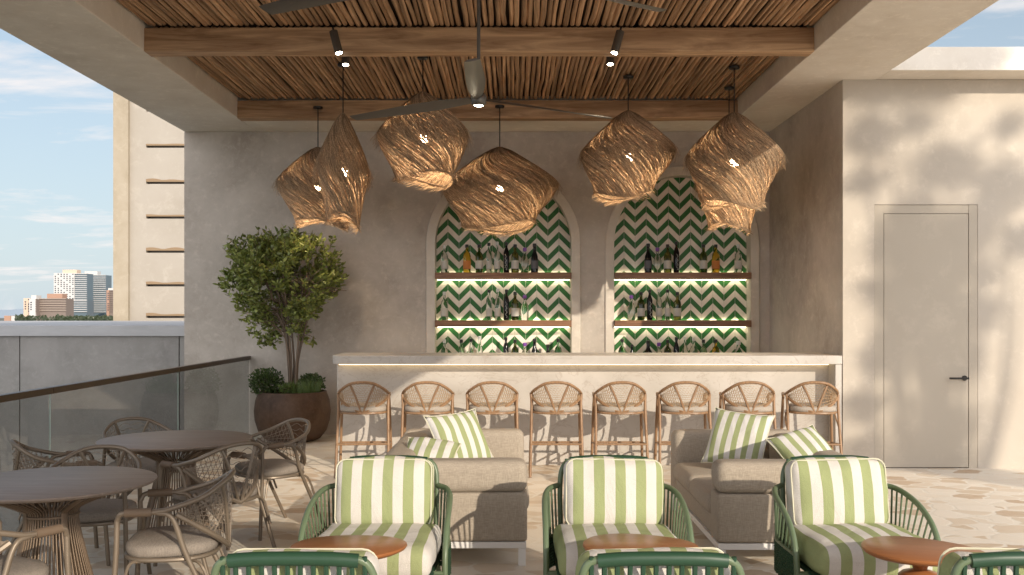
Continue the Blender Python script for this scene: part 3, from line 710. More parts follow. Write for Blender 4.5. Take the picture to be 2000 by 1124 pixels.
st0 = woven_chair('bar_stool', .625, .745, .877, .232, (M['stool'], M['stoolcord'], M['stoolpad']), True)
sx_ = [(711, 4), (836, 2), (961, 2), (1086, -1), (1210, 0), (1335, -3), (1460, -5), (1584, -6)]
slabels = ['shaded woven bar stool at the left end of the bar beside the planter', 'woven bar stool second from the planter end of the bar', 'woven bar stool behind the large striped cushion of the left sofa', 'woven bar stool standing just right of the left sofa',
 'woven bar stool in the middle of the gap between the two sofas', 'woven bar stool just left of the right sofa arm', 'woven bar stool behind the upright striped cushion of the right sofa', 'woven bar stool at the right end of the bar by the side wall']
for i, (px, dg) in enumerate(sx_):
    o = st0 if i == 0 else copy_tree(st0)
    Yc = 9.16; o.location = ((px - CX) * (Yc) / F, Yc, 0); o.rotation_euler = (0, 0, PI + R(dg)); o.rotation_euler.z = PI + R(dg)
    tag(o, slabels[i], 'bar stool', 'woven bar stools along the counter')
# the stool's back faces the camera: local +y points to -Y world after the half turn
ch0 = woven_chair('dining_chair', .43, .615, .745, .245, (M['frame_taupe'], M['cord_taupe'], M['seatpad']))
T1 = Vector((-2.17, 6.28)); T2 = Vector((-2.21, 4.67))
def face(dx, dy): return math.atan2(dx, -dy)          # local -y towards (dx,dy)
chairs = [((-2.60, 6.86), (.57, -.68), 'taupe woven chair behind the rear table on its far left side'),
          ((-1.70, 6.80), (-.66, -.70), 'taupe woven chair at the rear table nearest the big planter'),
          ((-1.79, 5.86), (-.78, .62), 'taupe woven chair on the near right side of the rear table, back to camera'),
          ((-2.74, 5.92), (.85, .50), 'taupe woven chair close to the glass railing at the rear table'),
          ((-2.30, 5.30), (.12, -1), 'taupe woven chair behind the front table, its curved back rising over the tabletop'),
          ((-1.60, 4.60), (-1, -.16), 'taupe woven chair in full view right of the front table'),
          ((-2.16, 4.00), (.50, .86), 'taupe woven chair cut by the bottom left corner of the picture')]
for i, (p, d, lb) in enumerate(chairs):
    o = ch0 if i == 0 else copy_tree(ch0)
    o.location = (p[0], p[1], 0); o.rotation_euler = (0, 0, face(*d)); tag(o, lb, 'chair', 'woven dining chairs on the left')
# ---- dining tables
def dining_table():
    o = empty('dining_table', (0, 0, 0)); r = .478; zt = .70
    b = MB(); b.lathe([(r - .03, -.022), (r - .006, -.014), (r, -.006), (r - .001, -.001), (r - .004, 0.0)], (0, 0, zt), 72); b.build('tabletop', M['greytop'], o)
    b = MB(); n = 58
    for k in range(n):
        a = 2 * PI * k / n
        pr = [(.36, .672), (.25, .63), (.145, .585), (.118, .545), (.135, .42), (.20, .16), (.235, .02)]
        b.ct([(q * math.cos(a), q * math.sin(a), z) for q, z in pr], .0042, 5, 3)
    b.build('base_rods', M['rod'], o, auto=False)
    for k in range(4):
        a = PI / 4 + k * PI / 2 + .1; b = MB(); b.ct([(q * math.cos(a), q * math.sin(a), z) for q, z in [(.30, .655), (.15, .585), (.122, .545), (.14, .40), (.205, .14), (.24, .0)]], .017, 6, 4, flat=.6); b.build('leg', M['rod'], o)
    b = MB()
    for q, z in ((.238, .015), (.121, .545), (.34, .665)): b.tube([(q * math.cos(2 * PI * k / 40), q * math.sin(2 * PI * k / 40), z) for k in range(40)], .007, 6, closed=True)
    b.build('ring', M['rod'], o)
    return o
t0 = dining_table(); t0.location = (*T1, 0); tag(t0, 'round dining table nearer the planter, on a flared rod base', 'table', 'round dining tables')
t1 = copy_tree(t0); t1.location = (*T2, 0); t1.rotation_euler = (0, 0, 0); tag(t1, 'round dining table cut by the left edge of the picture', 'table', 'round dining tables')
# ================================================================== SOFAS
def rounded(cx, cy, cz, sx, sy, sz, rad, puff=.012, n=5, wr=.004, seed=1, seg=4):
    b = MB(); b.rbox((cx, cy, cz), (sx, sy, sz), rad, seg, puff, n, wr, seed); return b
def sofa(mirror, label):
    """origin at front-near corner on the floor; depth grows along +x*mirror, length along +Y"""
    o = empty('sofa', (0, 0, 0), label=label, cat='sofa', group='taupe outdoor sofas'); m_ = mirror; D = .92; Ln = 1.74
    def bx_(name, x0, x1, y0, y1, z0, z1, rad, **k):
        mt = k.pop('mt', M['sofa']); a, c_ = sorted((x0 * m_, x1 * m_)); return rounded((a + c_) / 2, (y0 + y1) / 2, (z0 + z1) / 2, c_ - a, y1 - y0, z1 - z0, rad, **k).build(name, mt, o, auto=False)
    bx_('arm', .0, D, 0, .21, .145, .436, .02, puff=.0, seed=2)
    for nm, y0 in (('arm', 0), ('arm', Ln - .21)): pass
    bx_('arm', -.002, D - .004, -.003, .213, .430, .625, .06, puff=.0, seed=3)
    bx_('arm', .0, D, Ln - .20, Ln, .145, .625, .06, puff=.006, seed=4)
    bx_('backrest', D - .22, D, .212, Ln - .205, .145, .62, .07, puff=.006, seed=5)
    bx_('seat_base', .012, D - .22, .214, Ln - .202, .145, .27, .02, puff=0, wr=.002)
    mid = Ln / 2
    bx_('seat_cushion', -.015, D - .21, .216, mid - .003, .262, .40, .06, puff=.012, seed=7)
    bx_('seat_cushion', -.015, D - .21, mid + .003, Ln - .205, .262, .40, .06, puff=.012, seed=9)
    b = MB(); xa, xb_ = sorted((.005 * m_, (D - .005) * m_)); b.box(xa, xb_, .005, Ln - .005, .105, .143); b.build('frame', M['white_metal'], o, bevel=.003)
    for x in (.03, D - .03):
        for y in (.03, Ln - .03):
            b = MB(); xc = x * m_; b.box(xc - .022, xc + .022, y - .022, y + .022, 0, .16 if False else .104); b.build('leg', M['white_metal'], o, bevel=.002)
    return o
so1 = sofa(1, 'taupe sofa on the right, its shaded seat and a blue lit back facing left'); so1.location = (1.215, 5.76, 0)
so2 = sofa(-1, 'taupe sofa on the left with an armchair shadow on its near arm'); so2.location = (.09, 5.80, 0)
def pillow(name, label, s, th, loc, rot, seed):
    h = s / 2; n = 16; vs = []; idx = {}; fs = []
    random.seed(seed)
    for side in (1, -1):
        for i in range(n + 1):
            for j in range(n + 1):
                u = -1 + 2 * i / n; v = -1 + 2 * j / n
                if side == -1 and (abs(u) == 1 or abs(v) == 1): continue
                k = (1 - u ** 2) ** .42 * (1 - v ** 2) ** .42 if abs(u) < 1 and abs(v) < 1 else 0
                pin = 1 - .09 * (1 - abs(u) ** 3) * abs(v) ** 2; pin2 = 1 - .09 * (1 - abs(v) ** 3) * abs(u) ** 2
                x = u * h * pin2; y = v * h * pin
                wv = noise.noise(Vector((x * 9, y * 9, seed * 2.0 + side))) * .014
                z = side * (k * th / 2) + wv * (k + .2)
                idx[(side, i, j)] = len(vs); vs.append((x, z, y))
    for side in (1, -1):
        for i in range(n):
            for j in range(n):
                q = []
                for a, c_ in ((i, j), (i + 1, j), (i + 1, j + 1), (i, j + 1)):
                    q.append(idx.get((side, a, c_), idx.get((1, a, c_))))
                if side == 1: q.reverse()
                fs.append(tuple(q))
    o = empty(name, loc, label=label, cat='cushion', group='striped scatter cushions'); o.rotation_euler = rot
    b = MB(); b.add(vs, fs, True); b.build('cover', M['stripe_p'], o, auto=False)
    edge = [(1, i, 0) for i in range(n)] + [(1, n, j) for j in range(n)] + [(1, i, n) for i in range(n, 0, -1)] + [(1, 0, j) for j in range(n, 0, -1)]
    b = MB(); b.tube([vs[idx[e]] for e in edge], .0045, 5, closed=True); b.build('piping', M['piping'], o)
    return o
pillow('scatter_cushion', 'large green striped cushion standing in the corner of the left sofa', .43, .14, W(898, 858, 6.85), (R(-33), R(-4), R(35)), 1)
pillow('scatter_cushion', 'small green striped cushion slumped on the back of the left sofa', .36, .15, W(838, 892, 6.4), (R(-62), R(6), R(-6)), 2)
pillow('scatter_cushion', 'large green striped cushion standing upright in the right sofa', .44, .15, W(1441, 858, 6.95), (R(-30), R(5), R(-30)), 3)
pillow('scatter_cushion', 'small green striped cushion slumped on the back of the right sofa', .38, .15, W(1574, 884, 6.35), (R(-50), R(-12), R(20)), 4)
# ================================================================== ARMCHAIRS
def armchair(seed=0, drop=0.0):
    o = empty('armchair', (0, 0, 0)); gm_ = M['green']
    # back hoop
    b = MB(); hoop = [(a_ * .96, b_, c_ - .010) for a_, b_, c_ in [(-.262, .30, .20), (-.268, .325, .42), (-.270, .345, .60), (-.258, .355, .69), (-.215, .365, .735), (-.1, .372, .742), (.1, .372, .742), (.215, .365, .735), (.258, .36, .70), (.270, .345, .60), (.268, .325, .42), (.262, .30, .20)]]
    b.ct(hoop, .0135, 10, 5); b.build('back_frame', gm_, o)
    b = MB(); b.ct([(-.205, .367, .722), (-.1, .373, .730), (.1, .373, .730), (.205, .367, .722)], .0185, 10, 5, flat=1.25); b.build('top_wrap', M['green_d'], o)
    b = MB(); b.ct([(-.262, .305, .345), (0, .32, .345), (.262, .305, .345)], .011, 8, 5); b.build('lower_rail', gm_, o)
    b = MB()
    for k in range(12):
        x = -.225 + .45 * k / 11; b.tube([(x, .368, .735), (x, .35, .55), (x * 1.0, .318, .35)], .0085, 7)
    b.build('back_spindles', M['green_d'], o)
    for sx in (-1, 1):
        arm = catmull([(sx * .268, .335, .60), (sx * .315, .29, .592), (sx * .342, .20, .572), (sx * .350, .06, .535), (sx * .350, -.06, .475), (sx * .350, -.13, .395), (sx * .350, -.16, .30), (sx * .352, -.17, .15), (sx * .355, -.18, 0)], 6)
        b = MB(); b.tube(arm, .0145, 10); b.build('arm_rail', gm_, o)
        low = catmull([(sx * .262, .31, .345), (sx * .315, .27, .345), (sx * .338, .18, .345), (sx * .343, .0, .345), (sx * .346, -.15, .345)], 6)
        b = MB(); b.tube(low, .009, 8); b.build('side_rail', gm_, o)
        b = MB(); n = 12
        for k in range(1, n + 1):
            t = k / (n + 1); ia = t * 6 * 5.3; i0 = int(ia); pa = arm[i0].lerp(arm[min(i0 + 1, len(arm) - 1)], ia - i0)
            il = t * (len(low) - 1); j0 = int(il); pl_ = low[j0].lerp(low[min(j0 + 1, len(low) - 1)], il - j0)
            if pa.z > .36: b.tube([pa, pl_], .0055, 6)
        b.build('arm_spindles', gm_, o)
        b = MB(); b.ct([(sx * .262, .30, .22), (sx * .275, .33, .12), (sx * .29, .37, 0)], .0135, 8, 4); b.build('leg', gm_, o)
    # woven band
    b = MB(); path = catmull([(-.346, -.155, 0), (-.343, .0, 0), (-.338, .18, 0), (-.31, .275, 0), (-.262, .31, 0), (0, .325, 0), (.262, .31, 0), (.31, .275, 0), (.338, .18, 0), (.343, 0, 0), (.346, -.155, 0)], 14)
    for rr_ in range(11):
        z = .19 + rr_ * .0145; pts = []
        for i, p in enumerate(path):
            c_ = Vector((0, 0, 0)) - p; c_.z = 0; c_.normalize(); pts.append(Vector((p.x, p.y, z)) + c_ * (.006 * math.sin(i * PI / 2.0 * 1.0 + rr_ * PI)))
        b.tube(pts, .0075, 5, cap=False)
    b.build('woven_band', M['green_rope'], o)
    b = MB(); b.tube([(-.348, -.165, .19), (.348, -.165, .19)], .012, 8); b.tube([(-.348, -.165, .27), (.348, -.165, .27)], .011, 8); b.build('front_rail', gm_, o)
    b = MB(); b.rbox((0, -.055, .355), (.595, .60, .15), .055, 4, .018, 12, .0085, 3 + seed * 7); sc_ = b.build('seat_cushion', M['stripe'], o, auto=False)
    b = MB(); rot = Matrix.Rotation(R(-9), 3, 'X'); b.rbox((0, .235, .575), (.50, .135, .355), .055, 4, .03, 12, .013, 5 + seed * 5, rot); bc = b.build('back_cushion', M['stripe'], o, auto=False); bc.location = (.004 * math.sin(seed * 3), 0, -drop); bc.rotation_euler = (0, R(1.2) * math.sin(seed * 2.1), 0)
    for (w_, d_) in ((.492, -.045), (.492, .045)):
        pts = []
        hw_, hh = w_ / 2, .346 / 2; rr_ = .05
        for (sx, sz, a0) in ((1, 1, 0), (-1, 1, 90), (-1, -1, 180), (1, -1, 270)):
            for k in range(5):
                a = R(a0 + 90 * k / 4); pts.append(Vector((0, .235, .575)) + rot @ Vector((sx * (hw_ - rr_) + rr_ * math.cos(a), d_, sz * (hh - rr_) + rr_ * math.sin(a))))
        b = MB(); b.tube(pts, .004, 5, closed=True); b.build('piping', M['piping'], bc)
    b = MB(); b.rbox((0, -.055, .272), (.60, .50, .018), .008, 2); b.build('seat_deck', M['green_d'], o)
    return o
spots = [((-.665, 4.80), -1.5, 'green armchair facing the camera in front of the left sofa'),
         ((.513, 4.80), 0, 'green armchair facing the camera in the middle of the lounge group'),
         ((1.70, 4.80), 2, 'green armchair facing the camera in front of the right sofa'),
         ((-.690, 3.44), 180, 'green armchair seen from behind at the bottom left of the lounge group'),
         ((.476, 3.44), 180, 'green armchair seen from behind at the bottom centre'),
         ((1.655, 3.44), 180, 'green armchair seen from behind at the bottom right corner')]
for i, (p, a, lb) in enumerate(spots):
    o = armchair(i, 0.03 if i > 2 else 0.0)
    o.location = (*p, 0); o.rotation_euler = (0, 0, R(a)); tag(o, lb, 'armchair', 'green armchairs with striped cushions')
# ---- side tables
def side_table():
    o = empty('side_table', (0, 0, 0)); n = 48; vs = []; fs = []
    def rad(a): return .232 * (1 + .05 * math.cos(2 * a + .5) + .05 * math.cos(3 * a))
    rings = [(.90, -.024), (.975, -.015), (1, -.006), (.995, 0), (.97, .003)]
    for s_, z in rings:
        for k in range(n):
            a = 2 * PI * k / n; q = rad(a) * s_; vs.append((q * math.cos(a) * 1.03, q * math.sin(a), .50 + z))
    for i in range(len(rings) - 1):
        for k in range(n): fs.append((i * n + k, i * n + (k + 1) % n, (i + 1) * n + (k + 1) % n, (i + 1) * n + k))
    fs.append(tuple(reversed(range(n)))); fs.append(tuple((len(rings) - 1) * n + k for k in range(n)))
    b = MB(); b.add(vs, fs, True); b.build('tabletop', M['tablewood'], o)
    b = MB(); b.lathe([(.062, .476), (.050, .455), (.032, .43), (.028, .415), (.075, .40), (.088, .388), (.088, .372), (.07, .355), (.038, .33), (.034, .2), (.05, .08), (.13, .03), (.16, .012), (.16, 0)][::-1], sides=28); b.build('pedestal', M['tablewood'], o)
    return o
s0 = side_table()
tabs = [(678, 1068, 25, 'orange wood side table beside the left armchair pair'), (1246, 1066, 0, 'glossy orange wood side table between the middle armchairs'), (1797, 1073, -20, 'orange wood side table with a turned pedestal at the right')]
for i, (px, py, a, lb) in enumerate(tabs):
    o = s0 if i == 0 else copy_tree(s0)
    p = G(px, py, .50); o.location = (p.x, p.y, 0); o.rotation_euler = (0, 0, R(a)); tag(o, lb, 'side table', 'pebble shaped side tables')
# ================================================================== PLANTER
PL = Vector((-2.62, 11.62, 0))
pot = empty('plant_pot', PL, label='large round dark brown pot holding the small tree by the railing', cat='pot')
b = MB(); b.lathe([(.26, 0), (.33, .03), (.40, .12), (.44, .25), (.45, .36), (.435, .48), (.405, .565), (.40, .585), (.375, .588), (.37, .55), (.37, .50)], sides=48); b.f.pop(); b.sm.pop(); b.build('pot_wall', M['pot'], pot)
b = MB(); b.lathe([(.0, .53), (.2, .545), (.372, .53)][::-1], sides=24); b.build('soil', M['soil'], pot)
def leafquad(b, p, d, L_, w_, up=None):
    d = d.normalized(); s_ = d.cross(up or Vector((random.uniform(-1, 1), random.uniform(-1, 1), random.uniform(-1, 1)))); 
    if s_.length < 1e-3: s_ = d.orthogonal()
    s_.normalize(); nrm = d.cross(s_)
    a = p; m1 = p + d * L_ * .35 + s_ * w_ + nrm * w_ * .3; m2 = p + d * L_ * .35 - s_ * w_ + nrm * w_ * .3; m3 = p + d * L_ * .75 + s_ * w_ * .7; m4 = p + d * L_ * .75 - s_ * w_ * .7; t_ = p + d * L_ - nrm * w_ * .3; c1 = p + d * L_ * .4; c2 = p + d * L_ * .75 - nrm * w_ * .1
    b.add([a, m1, c1, m2, m3, c2, m4, t_], [(0, 2, 1), (0, 3, 2), (1, 2, 5, 4), (2, 3, 6, 5), (4, 5, 7), (5, 6, 7)], True)
random.seed(21)
tree = empty('potted_tree', PL + Vector((0, 0, .54)), label='bushy small leaved tree with several slim stems in the brown pot', cat='tree')
tips = []
stems = MB()
for k in range(8):
    a = 2 * PI * k / 8 + random.uniform(-.3, .3); r0 = random.uniform(.02, .07); x0, y0 = r0 * math.cos(a), r0 * math.sin(a)
    sp = random.uniform(.18, .34); h = random.uniform(1.15, 1.5)
    pts = [(x0, y0, -.03), (x0 * 1.3 + random.uniform(-.02, .02), y0 * 1.3, .35), (x0 * 1.8 + .05 * math.cos(a), y0 * 1.5 + .04 * math.sin(a), .75), (sp * math.cos(a), sp * .8 * math.sin(a), h)]
    c_ = catmull(pts, 6); stems.tube(c_, [.017 * (1 - .65 * i / len(c_)) for i in range(len(c_))], 6)
    for j in range(14):
        t = random.uniform(.62, 1.0); i = min(len(c_) - 1, int(t * len(c_))); p = c_[i]
        el = random.uniform(.0, 1.2); a2 = random.uniform(0, 2 * PI) if random.random() < .4 else a + random.uniform(-1, 1); ln = random.uniform(.22, .52)
        d = Vector((math.cos(a2) * math.cos(el), math.sin(a2) * math.cos(el) * .8, math.sin(el)))
        e = p + d * ln; e2 = e + Vector((0, 0, -.05 * random.random()))
        q = catmull([p, p + d * ln * .5 + Vector((0, 0, .03)), e2], 3); stems.tube(q, [.006 * (1 - .6 * i / len(q)) for i in range(len(q))], 4, cap=False); tips += q[2:]
lv = MB(); cen = Vector((-.11, 0, 1.34)); cnt = 0; twigs = MB()
def crown_r(d):
    q = 1 + .45 * noise.noise(d * 1.9 + Vector((4, 2, 1))) + .12 * noise.noise(d * 4 + Vector((1, 7, 3)))
    return q
spr = []
while len(spr) < 900:
    d = Vector((random.gauss(0, 1), random.gauss(0, 1), random.gauss(0, 1))).normalized(); r_ = random.uniform(.35, 1.0) ** .6 * crown_r(d)
    p = cen + Vector((d.x * .66, d.y * .50, d.z * (.62 if d.z > 0 else .72))) * r_; p.x = cen.x + (p.x - cen.x) * (1.0 + .25 * (p.z - cen.z))
    if p.z < .98 and abs(p.x - cen.x) < .10 and d.z < -.6: continue
    if noise.noise(p * 3.1 + Vector((9, 4, 0))) < -.17: continue
    spr.append((p, d))
for p, d in spr:
    dd = (d * .8 + Vector((random.uniform(-.5, .5), random.uniform(-.5, .5), random.uniform(.1, .9)))).normalized(); Ls = random.uniform(.10, .20); q0 = p - dd * Ls * .5
    twigs.tube([q0, q0 + dd * Ls], .0022, 3, cap=False)
    n = random.randint(9, 13)
    for k in range(n):
        t = (k + .5) / n; q = q0 + dd * Ls * t; rd = Vector((random.uniform(-1, 1), random.uniform(-1, 1), random.uniform(-.4, .7))).normalized()
        leafquad(lv, q, (dd * .55 + rd * .9), random.uniform(.045, .085), random.uniform(.011, .019))
lv.build('foliage', M['leaf'], tree, auto=False); stems.add(twigs.v, twigs.f); stems.build('trunk', M['bark'], tree)
def shrub(label, c, r, n, mat, name='shrub', ll=(.02, .04)):
    o = empty(name, PL + Vector(c), label=label, cat='plant'); b = MB(); s_ = MB()
    for k in range(18):
        a = random.uniform(0, 2 * PI); s_.tube([(0, 0, -r * .9), (r * .5 * math.cos(a), r * .5 * math.sin(a), random.uniform(-.2, .5) * r)], .003, 4, cap=False)
    for i in range(n):
        d = Vector((random.gauss(0, 1), random.gauss(0, 1), random.gauss(0, 1))).normalized(); q = random.random() ** .45 * (1 + .25 * noise.noise(d * 2 + Vector(c) * 5)); p = Vector((d.x * r, d.y * r, d.z * r * .8)) * q
        if p.z < -r * .72: continue
        leafquad(b, p, d + Vector((random.uniform(-1, 1), random.uniform(-1, 1), random.uniform(-.3, 1))), random.uniform(*ll), random.uniform(.006, .011))
    s_.build('stems', M['bark'], o); b.build('foliage', mat, o, auto=False); return o
shrub('small dark green shrub at the left rim of the brown pot', (-.30, -.08, .70), .20, 1900, M['leaf2'])
shrub('low dark shrub behind the stems on the right of the pot', (.20, .10, .66), .16, 1300, M['leaf2'])
shrub('pale green seedling plant at the pot centre', (-.0, -.26, .62), .10, 360, M['grass'], 'seedling')
og = MB()
for i in range(420):
    a = random.uniform(0, 2 * PI); q = random.random() ** .5; x, y = .19 + .19 * q * math.cos(a), -.15 + .16 * q * math.sin(a); h = random.uniform(.08, .22); lx, ly = random.uniform(-.08, .08), random.uniform(-.08, .08)
    if x * x + y * y > .37 ** 2: continue
    w_ = .0035; og.add([(x - w_, y, 0), (x + w_, y, 0), (x + lx * .4 + w_ * .8, y + ly * .4, h * .6), (x + lx * .4 - w_ * .8, y + ly * .4, h * .6), (x + lx, y + ly, h)], [(0, 1, 2, 3), (3, 2, 4)], True)
o = empty('grass_tuft', PL + Vector((0, 0, .54)), label='tuft of fine green grass on the right side of the pot', cat='plant'); og.build('blades', M['grass'], o, auto=False)
# ================================================================== PENDANT LAMPS
PROF = [(0, .04), (.02, .13), (.06, .24), (.14, .41), (.24, .62), (.36, .85), (.44, .97), (.49, 1.0), (.55, .985), (.66, .90), (.78, .78), (.88, .68), (.95, .64), (1.0, .63)]
def prof(t):
    for i in range(len(PROF) - 1):
        if t <= PROF[i + 1][0]:
            a, b_ = PROF[i], PROF[i + 1]; k = (t - a[0]) / (b_[0] - a[0]); return a[1] + (b_[1] - a[1]) * k
    return PROF[-1][1]
def pendant(label, px, pyt, pyb, wpx, Y, zc, bulb_py=None, depth=1.0, seed=0, canopy=True, skew=0.0, cordx=None, rot=0.0, ns=2300):
    random.seed(100 + seed)
    top = W(px, pyt, Y); H = (pyb - pyt) * Y / F; A = wpx * Y / F / 2; B = A * depth
    o = empty('pendant_lamp', top, label=label, cat='pendant lamp', group='woven fibre pendant lamps')
    b = MB(); b.tube([(0, 0, 0.0), (0, 0, zc - top.z)], .006, 6); b.build('cord', M['black'], o)
    b = MB(); b.lathe([(.05, -.025), (.055, -.02), (.055, 0)], (0, 0, zc - top.z), 16); b.build('canopy', M['black'], o)
    sd_ = seed * 5.3; bt = (bulb_py - pyt) / (pyb - pyt) if bulb_py else .55
    def S(th, t, off=0):
        r = prof(min(1, max(0, t))); rag = 1 + .03 * noise.noise(Vector((math.cos(th) * 1.2, math.sin(th) * 1.2, t * 2 + sd_))) + .03 * math.sin(th * 2 + sd_)
        r = r * rag; low = max(0, t - .6) / .4
        x = A * r * math.cos(th) + off * math.cos(th) + skew * low * A * .3; y = B * r * math.sin(th) + off * math.sin(th)
        z = -H * t + .05 * H * low * math.sin(th * 2 + sd_) + .03 * H * math.sin(th + sd_) * min(1, t * 2)
        return Vector((x, y, z))
    b = MB(); bulb_off = Vector((0, 0, -H * bt)); camdir = (Vector((0, 0, EYE)) - top - bulb_off).normalized()
    def strand(th0, t0, t1, sw, wd, off, n, out=0.0):
        pts = []
        for i in range(n + 1):
            q = i / n; t = t0 + (t1 - t0) * q; th = th0 + sw * (t ** 1.2); pts.append(S(th, t, off + out * q * q) + noise.noise_vector(Vector((th0 * 2, t * 3, sd_))) * .0025)
        run = None; tl_ = random.uniform(-.5, .5)
        for i in range(n):
            m_ = (pts[i] + pts[i + 1]) / 2
            if bulb_py and m_.y < 0 and (m_ - bulb_off).cross(camdir).length < .028: continue
            tdir = (pts[i + 1] - pts[i]); nr = Vector((m_.x, m_.y, 0)).normalized() if m_.x or m_.y else Vector((0, 1, 0)); s_ = tdir.cross(nr)
            if s_.length < 1e-9: continue
            s_.normalize(); s_ = s_ * wd * (1 - .35 * i / n) + nr * wd * tl_
            if run is None or run != i: base_ = len(b.v); b.v += [tuple(pts[i] - s_), tuple(pts[i] + s_)]
            k_ = len(b.v); b.v += [tuple(pts[i + 1] - s_), tuple(pts[i + 1] + s_)]; b.f.append((k_ - 2, k_ - 1, k_ + 1, k_)); b.sm.append(True); run = i + 1
    for k in range(ns):
        th0 = 2 * PI * random.random(); lay = random.random()
        t0 = random.choice([0, random.uniform(0, .5)]); t1 = min(1.0, t0 + random.uniform(.35, 1.0)) if random.random() < .6 else 1.0
        strand(th0, t0, t1, random.choice((1.7, 2.3)) + random.uniform(.1, .7), random.uniform(.0013, .0027) * (1 + A * .4), -.004 + .012 * lay, 11)
    for k in range(int(ns * .30)):           # loose fringe at belt, folded and frayed bottom
        th0 = 2 * PI * random.random(); strand(th0, random.uniform(.3, .5), random.uniform(.55, .68), random.uniform(.5, 1.2), .0012, .004, 4, random.uniform(.02, .085))
    for k in range(int(ns * .16)):
        th0 = 2 * PI * random.random(); p = S(th0, 1.0); d = Vector((-math.sin(th0) * A, math.cos(th0) * B, 0)).normalized(); inn = Vector((-p.x, -p.y, 0)).normalized()
        e = p + d * random.uniform(.03, .16) + inn * random.uniform(-.03, .06) + Vector((0, 0, random.uniform(-.055, .01))); s_ = Vector((0, .25, 1)).normalized() * random.uniform(.0012, .0028)
        mdl = (p + e) / 2 + Vector((0, 0, random.uniform(-.01, .02))); b.add([p - s_, p + s_, mdl + s_, mdl - s_, e + s_ * .3, e - s_ * .3], [(0, 1, 2, 3), (3, 2, 4, 5)], False)
    b.build('fibre_shade', M['fibre'], o, auto=False)
    b = MB()                                   # inner hoops
    for t in (.12, .54, .97): b.tube([S(2 * PI * k / 32, t, -.008) for k in range(32)], .005, 5, closed=True)
    b.build('hoop', M['wrap'], o)
    b = MB(); b.lathe([(.0, -.045), (.02, -.04), (.043, -.03), (.046, -.0), (.038, .024), (.016, .045), (.012, .06)], (0, 0, -H * bt), 16); b.build('bulb', M['bulb'], o)
    b = MB(); b.tube([(0, 0, -H * bt + .06), (0, 0, 0)], .012, 8); b.build('lamp_holder', M['black'], o)
    ld = bpy.data.lights.new('bulb_light', 'POINT'); ld.energy = 19; ld.color = (1, .78, .54); ld.shadow_soft_size = .04
    lo = bpy.data.objects.new('bulb_light', ld); COL.objects.link(lo); lo.parent = o; lo.location = (0, 0, -H * bt - .09)
    o.rotation_euler = (0, 0, 0)
    return o
ZC = 4.0
YP = 11.285
pendant('lit wide fibre pendant at far left, partly behind the slim one', 621, 288, 437, 162, YP, W(621, 209, YP).z, 368, .9, 1, skew=.35)
pendant('narrow teardrop fibre pendant, second from left', 670, 222, 432, 97, 9.7, ZC, None, 1.6, 2, skew=.0)
pendant('lit fibre pendant partly crossed by the fan blade', 826, 180, 352, 178, 9.42, ZC, 272, .8, 3, skew=.1)
pendant('widest lit fibre pendant hanging before the left arch', 976, 288, 444, 220, YP, W(976, 207, YP).z, 368, .75, 4, skew=-.1)
pendant('unlit looking fibre pendant between the two arches', 1227, 217, 382, 178, 10.2, ZC, None, .9, 5, skew=-.35)
pendant('lit sun touched fibre pendant at the far right', 1434, 220, 398, 184, 9.8, ZC, 317, .9, 6, skew=-.05)
pendant('smaller fibre pendant half hidden below the far right one', 1424, 285, 444, 128, 10.7, ZC, None, .9, 7, ns=1700)
# ================================================================== FANS, SPOTS
def fan():
    o = empty('ceiling_fan', (0, 0, 0))
    b = MB(); b.tube([(0, 0, .05), (0, 0, .955)], .013, 10); b.lathe([(.055, .86), (.06, .94), (.06, .96)], sides=20); b.build('rod', M['steel'], o)
    b = MB(); b.lathe([(.040, -.045), (.052, -.035), (.056, -.01), (.056, .02), (.042, .04), (.018, .06)], sides=28); b.build('motor_hub', M['steel'], o)
    b = MB(); b.lathe([(0.001, -.052), (.022, -.050), (.032, -.0455)], sides=20); b.build('lamp_lens', M['spotbulb'], o)
    for k in range(3):
        a = R(-90 + 120 * k); b = MB(); n = 14; vs = []
        for i in range(n + 1):
            t = i / n; r = .06 + 1.09 * t; w_ = .035 + .035 * math.sin(min(1, t * 2) * PI / 2) - .02 * t ** 2; tw = R(24 - 14 * t)
            for (c_, th) in ((-1, 0), (-.4, .008), (.4, .009), (1, 0), (.4, -.005), (-.4, -.005)):
                l_ = c_ * w_; z = l_ * math.sin(tw) + th; y = l_ * math.cos(tw); vs.append((r * math.cos(a) - y * math.sin(a), r * math.sin(a) + y * math.cos(a), z - .02 * t))
        fs = [(i * 6 + j, i * 6 + (j + 1) % 6, (i + 1) * 6 + (j + 1) % 6, (i + 1) * 6 + j) for i in range(n) for j in range(6)] + [(0, 5, 4, 3, 2, 1), tuple(n * 6 + j for j in range(6))]
        b.add(vs, fs, True); b.build('blade', M['steel'], o)
    return o
f0 = fan(); f0.location = (-.24, 7.0, 3.05); tag(f0, 'three bladed grey ceiling fan with a small lit lamp below the log ceiling', 'ceiling fan', 'ceiling fans')
f1 = copy_tree(f0); f1.location = (-.245, 4.32, 3.05); tag(f1, 'nearer grey ceiling fan of which only two blade tips show at the top', 'ceiling fan', 'ceiling fans')
def spot():
    o = empty('spotlight', (0, 0, 0)); b = MB(); b.tube([(0, 0, 0), (0, 0, .2)], .036, 18); b.build('housing', M['steel'], o)
    b = MB(); b.lathe([(.001, -.006), (.02, -.005), (.028, -.001)], sides=16); b.build('lens', M['spotbulb'], o)
    b = MB(); b.tube([(0, 0, .15), (0, .04, .26)], .009, 8); b.build('bracket', M['black'], o); return o
sp0 = spot(); first = True
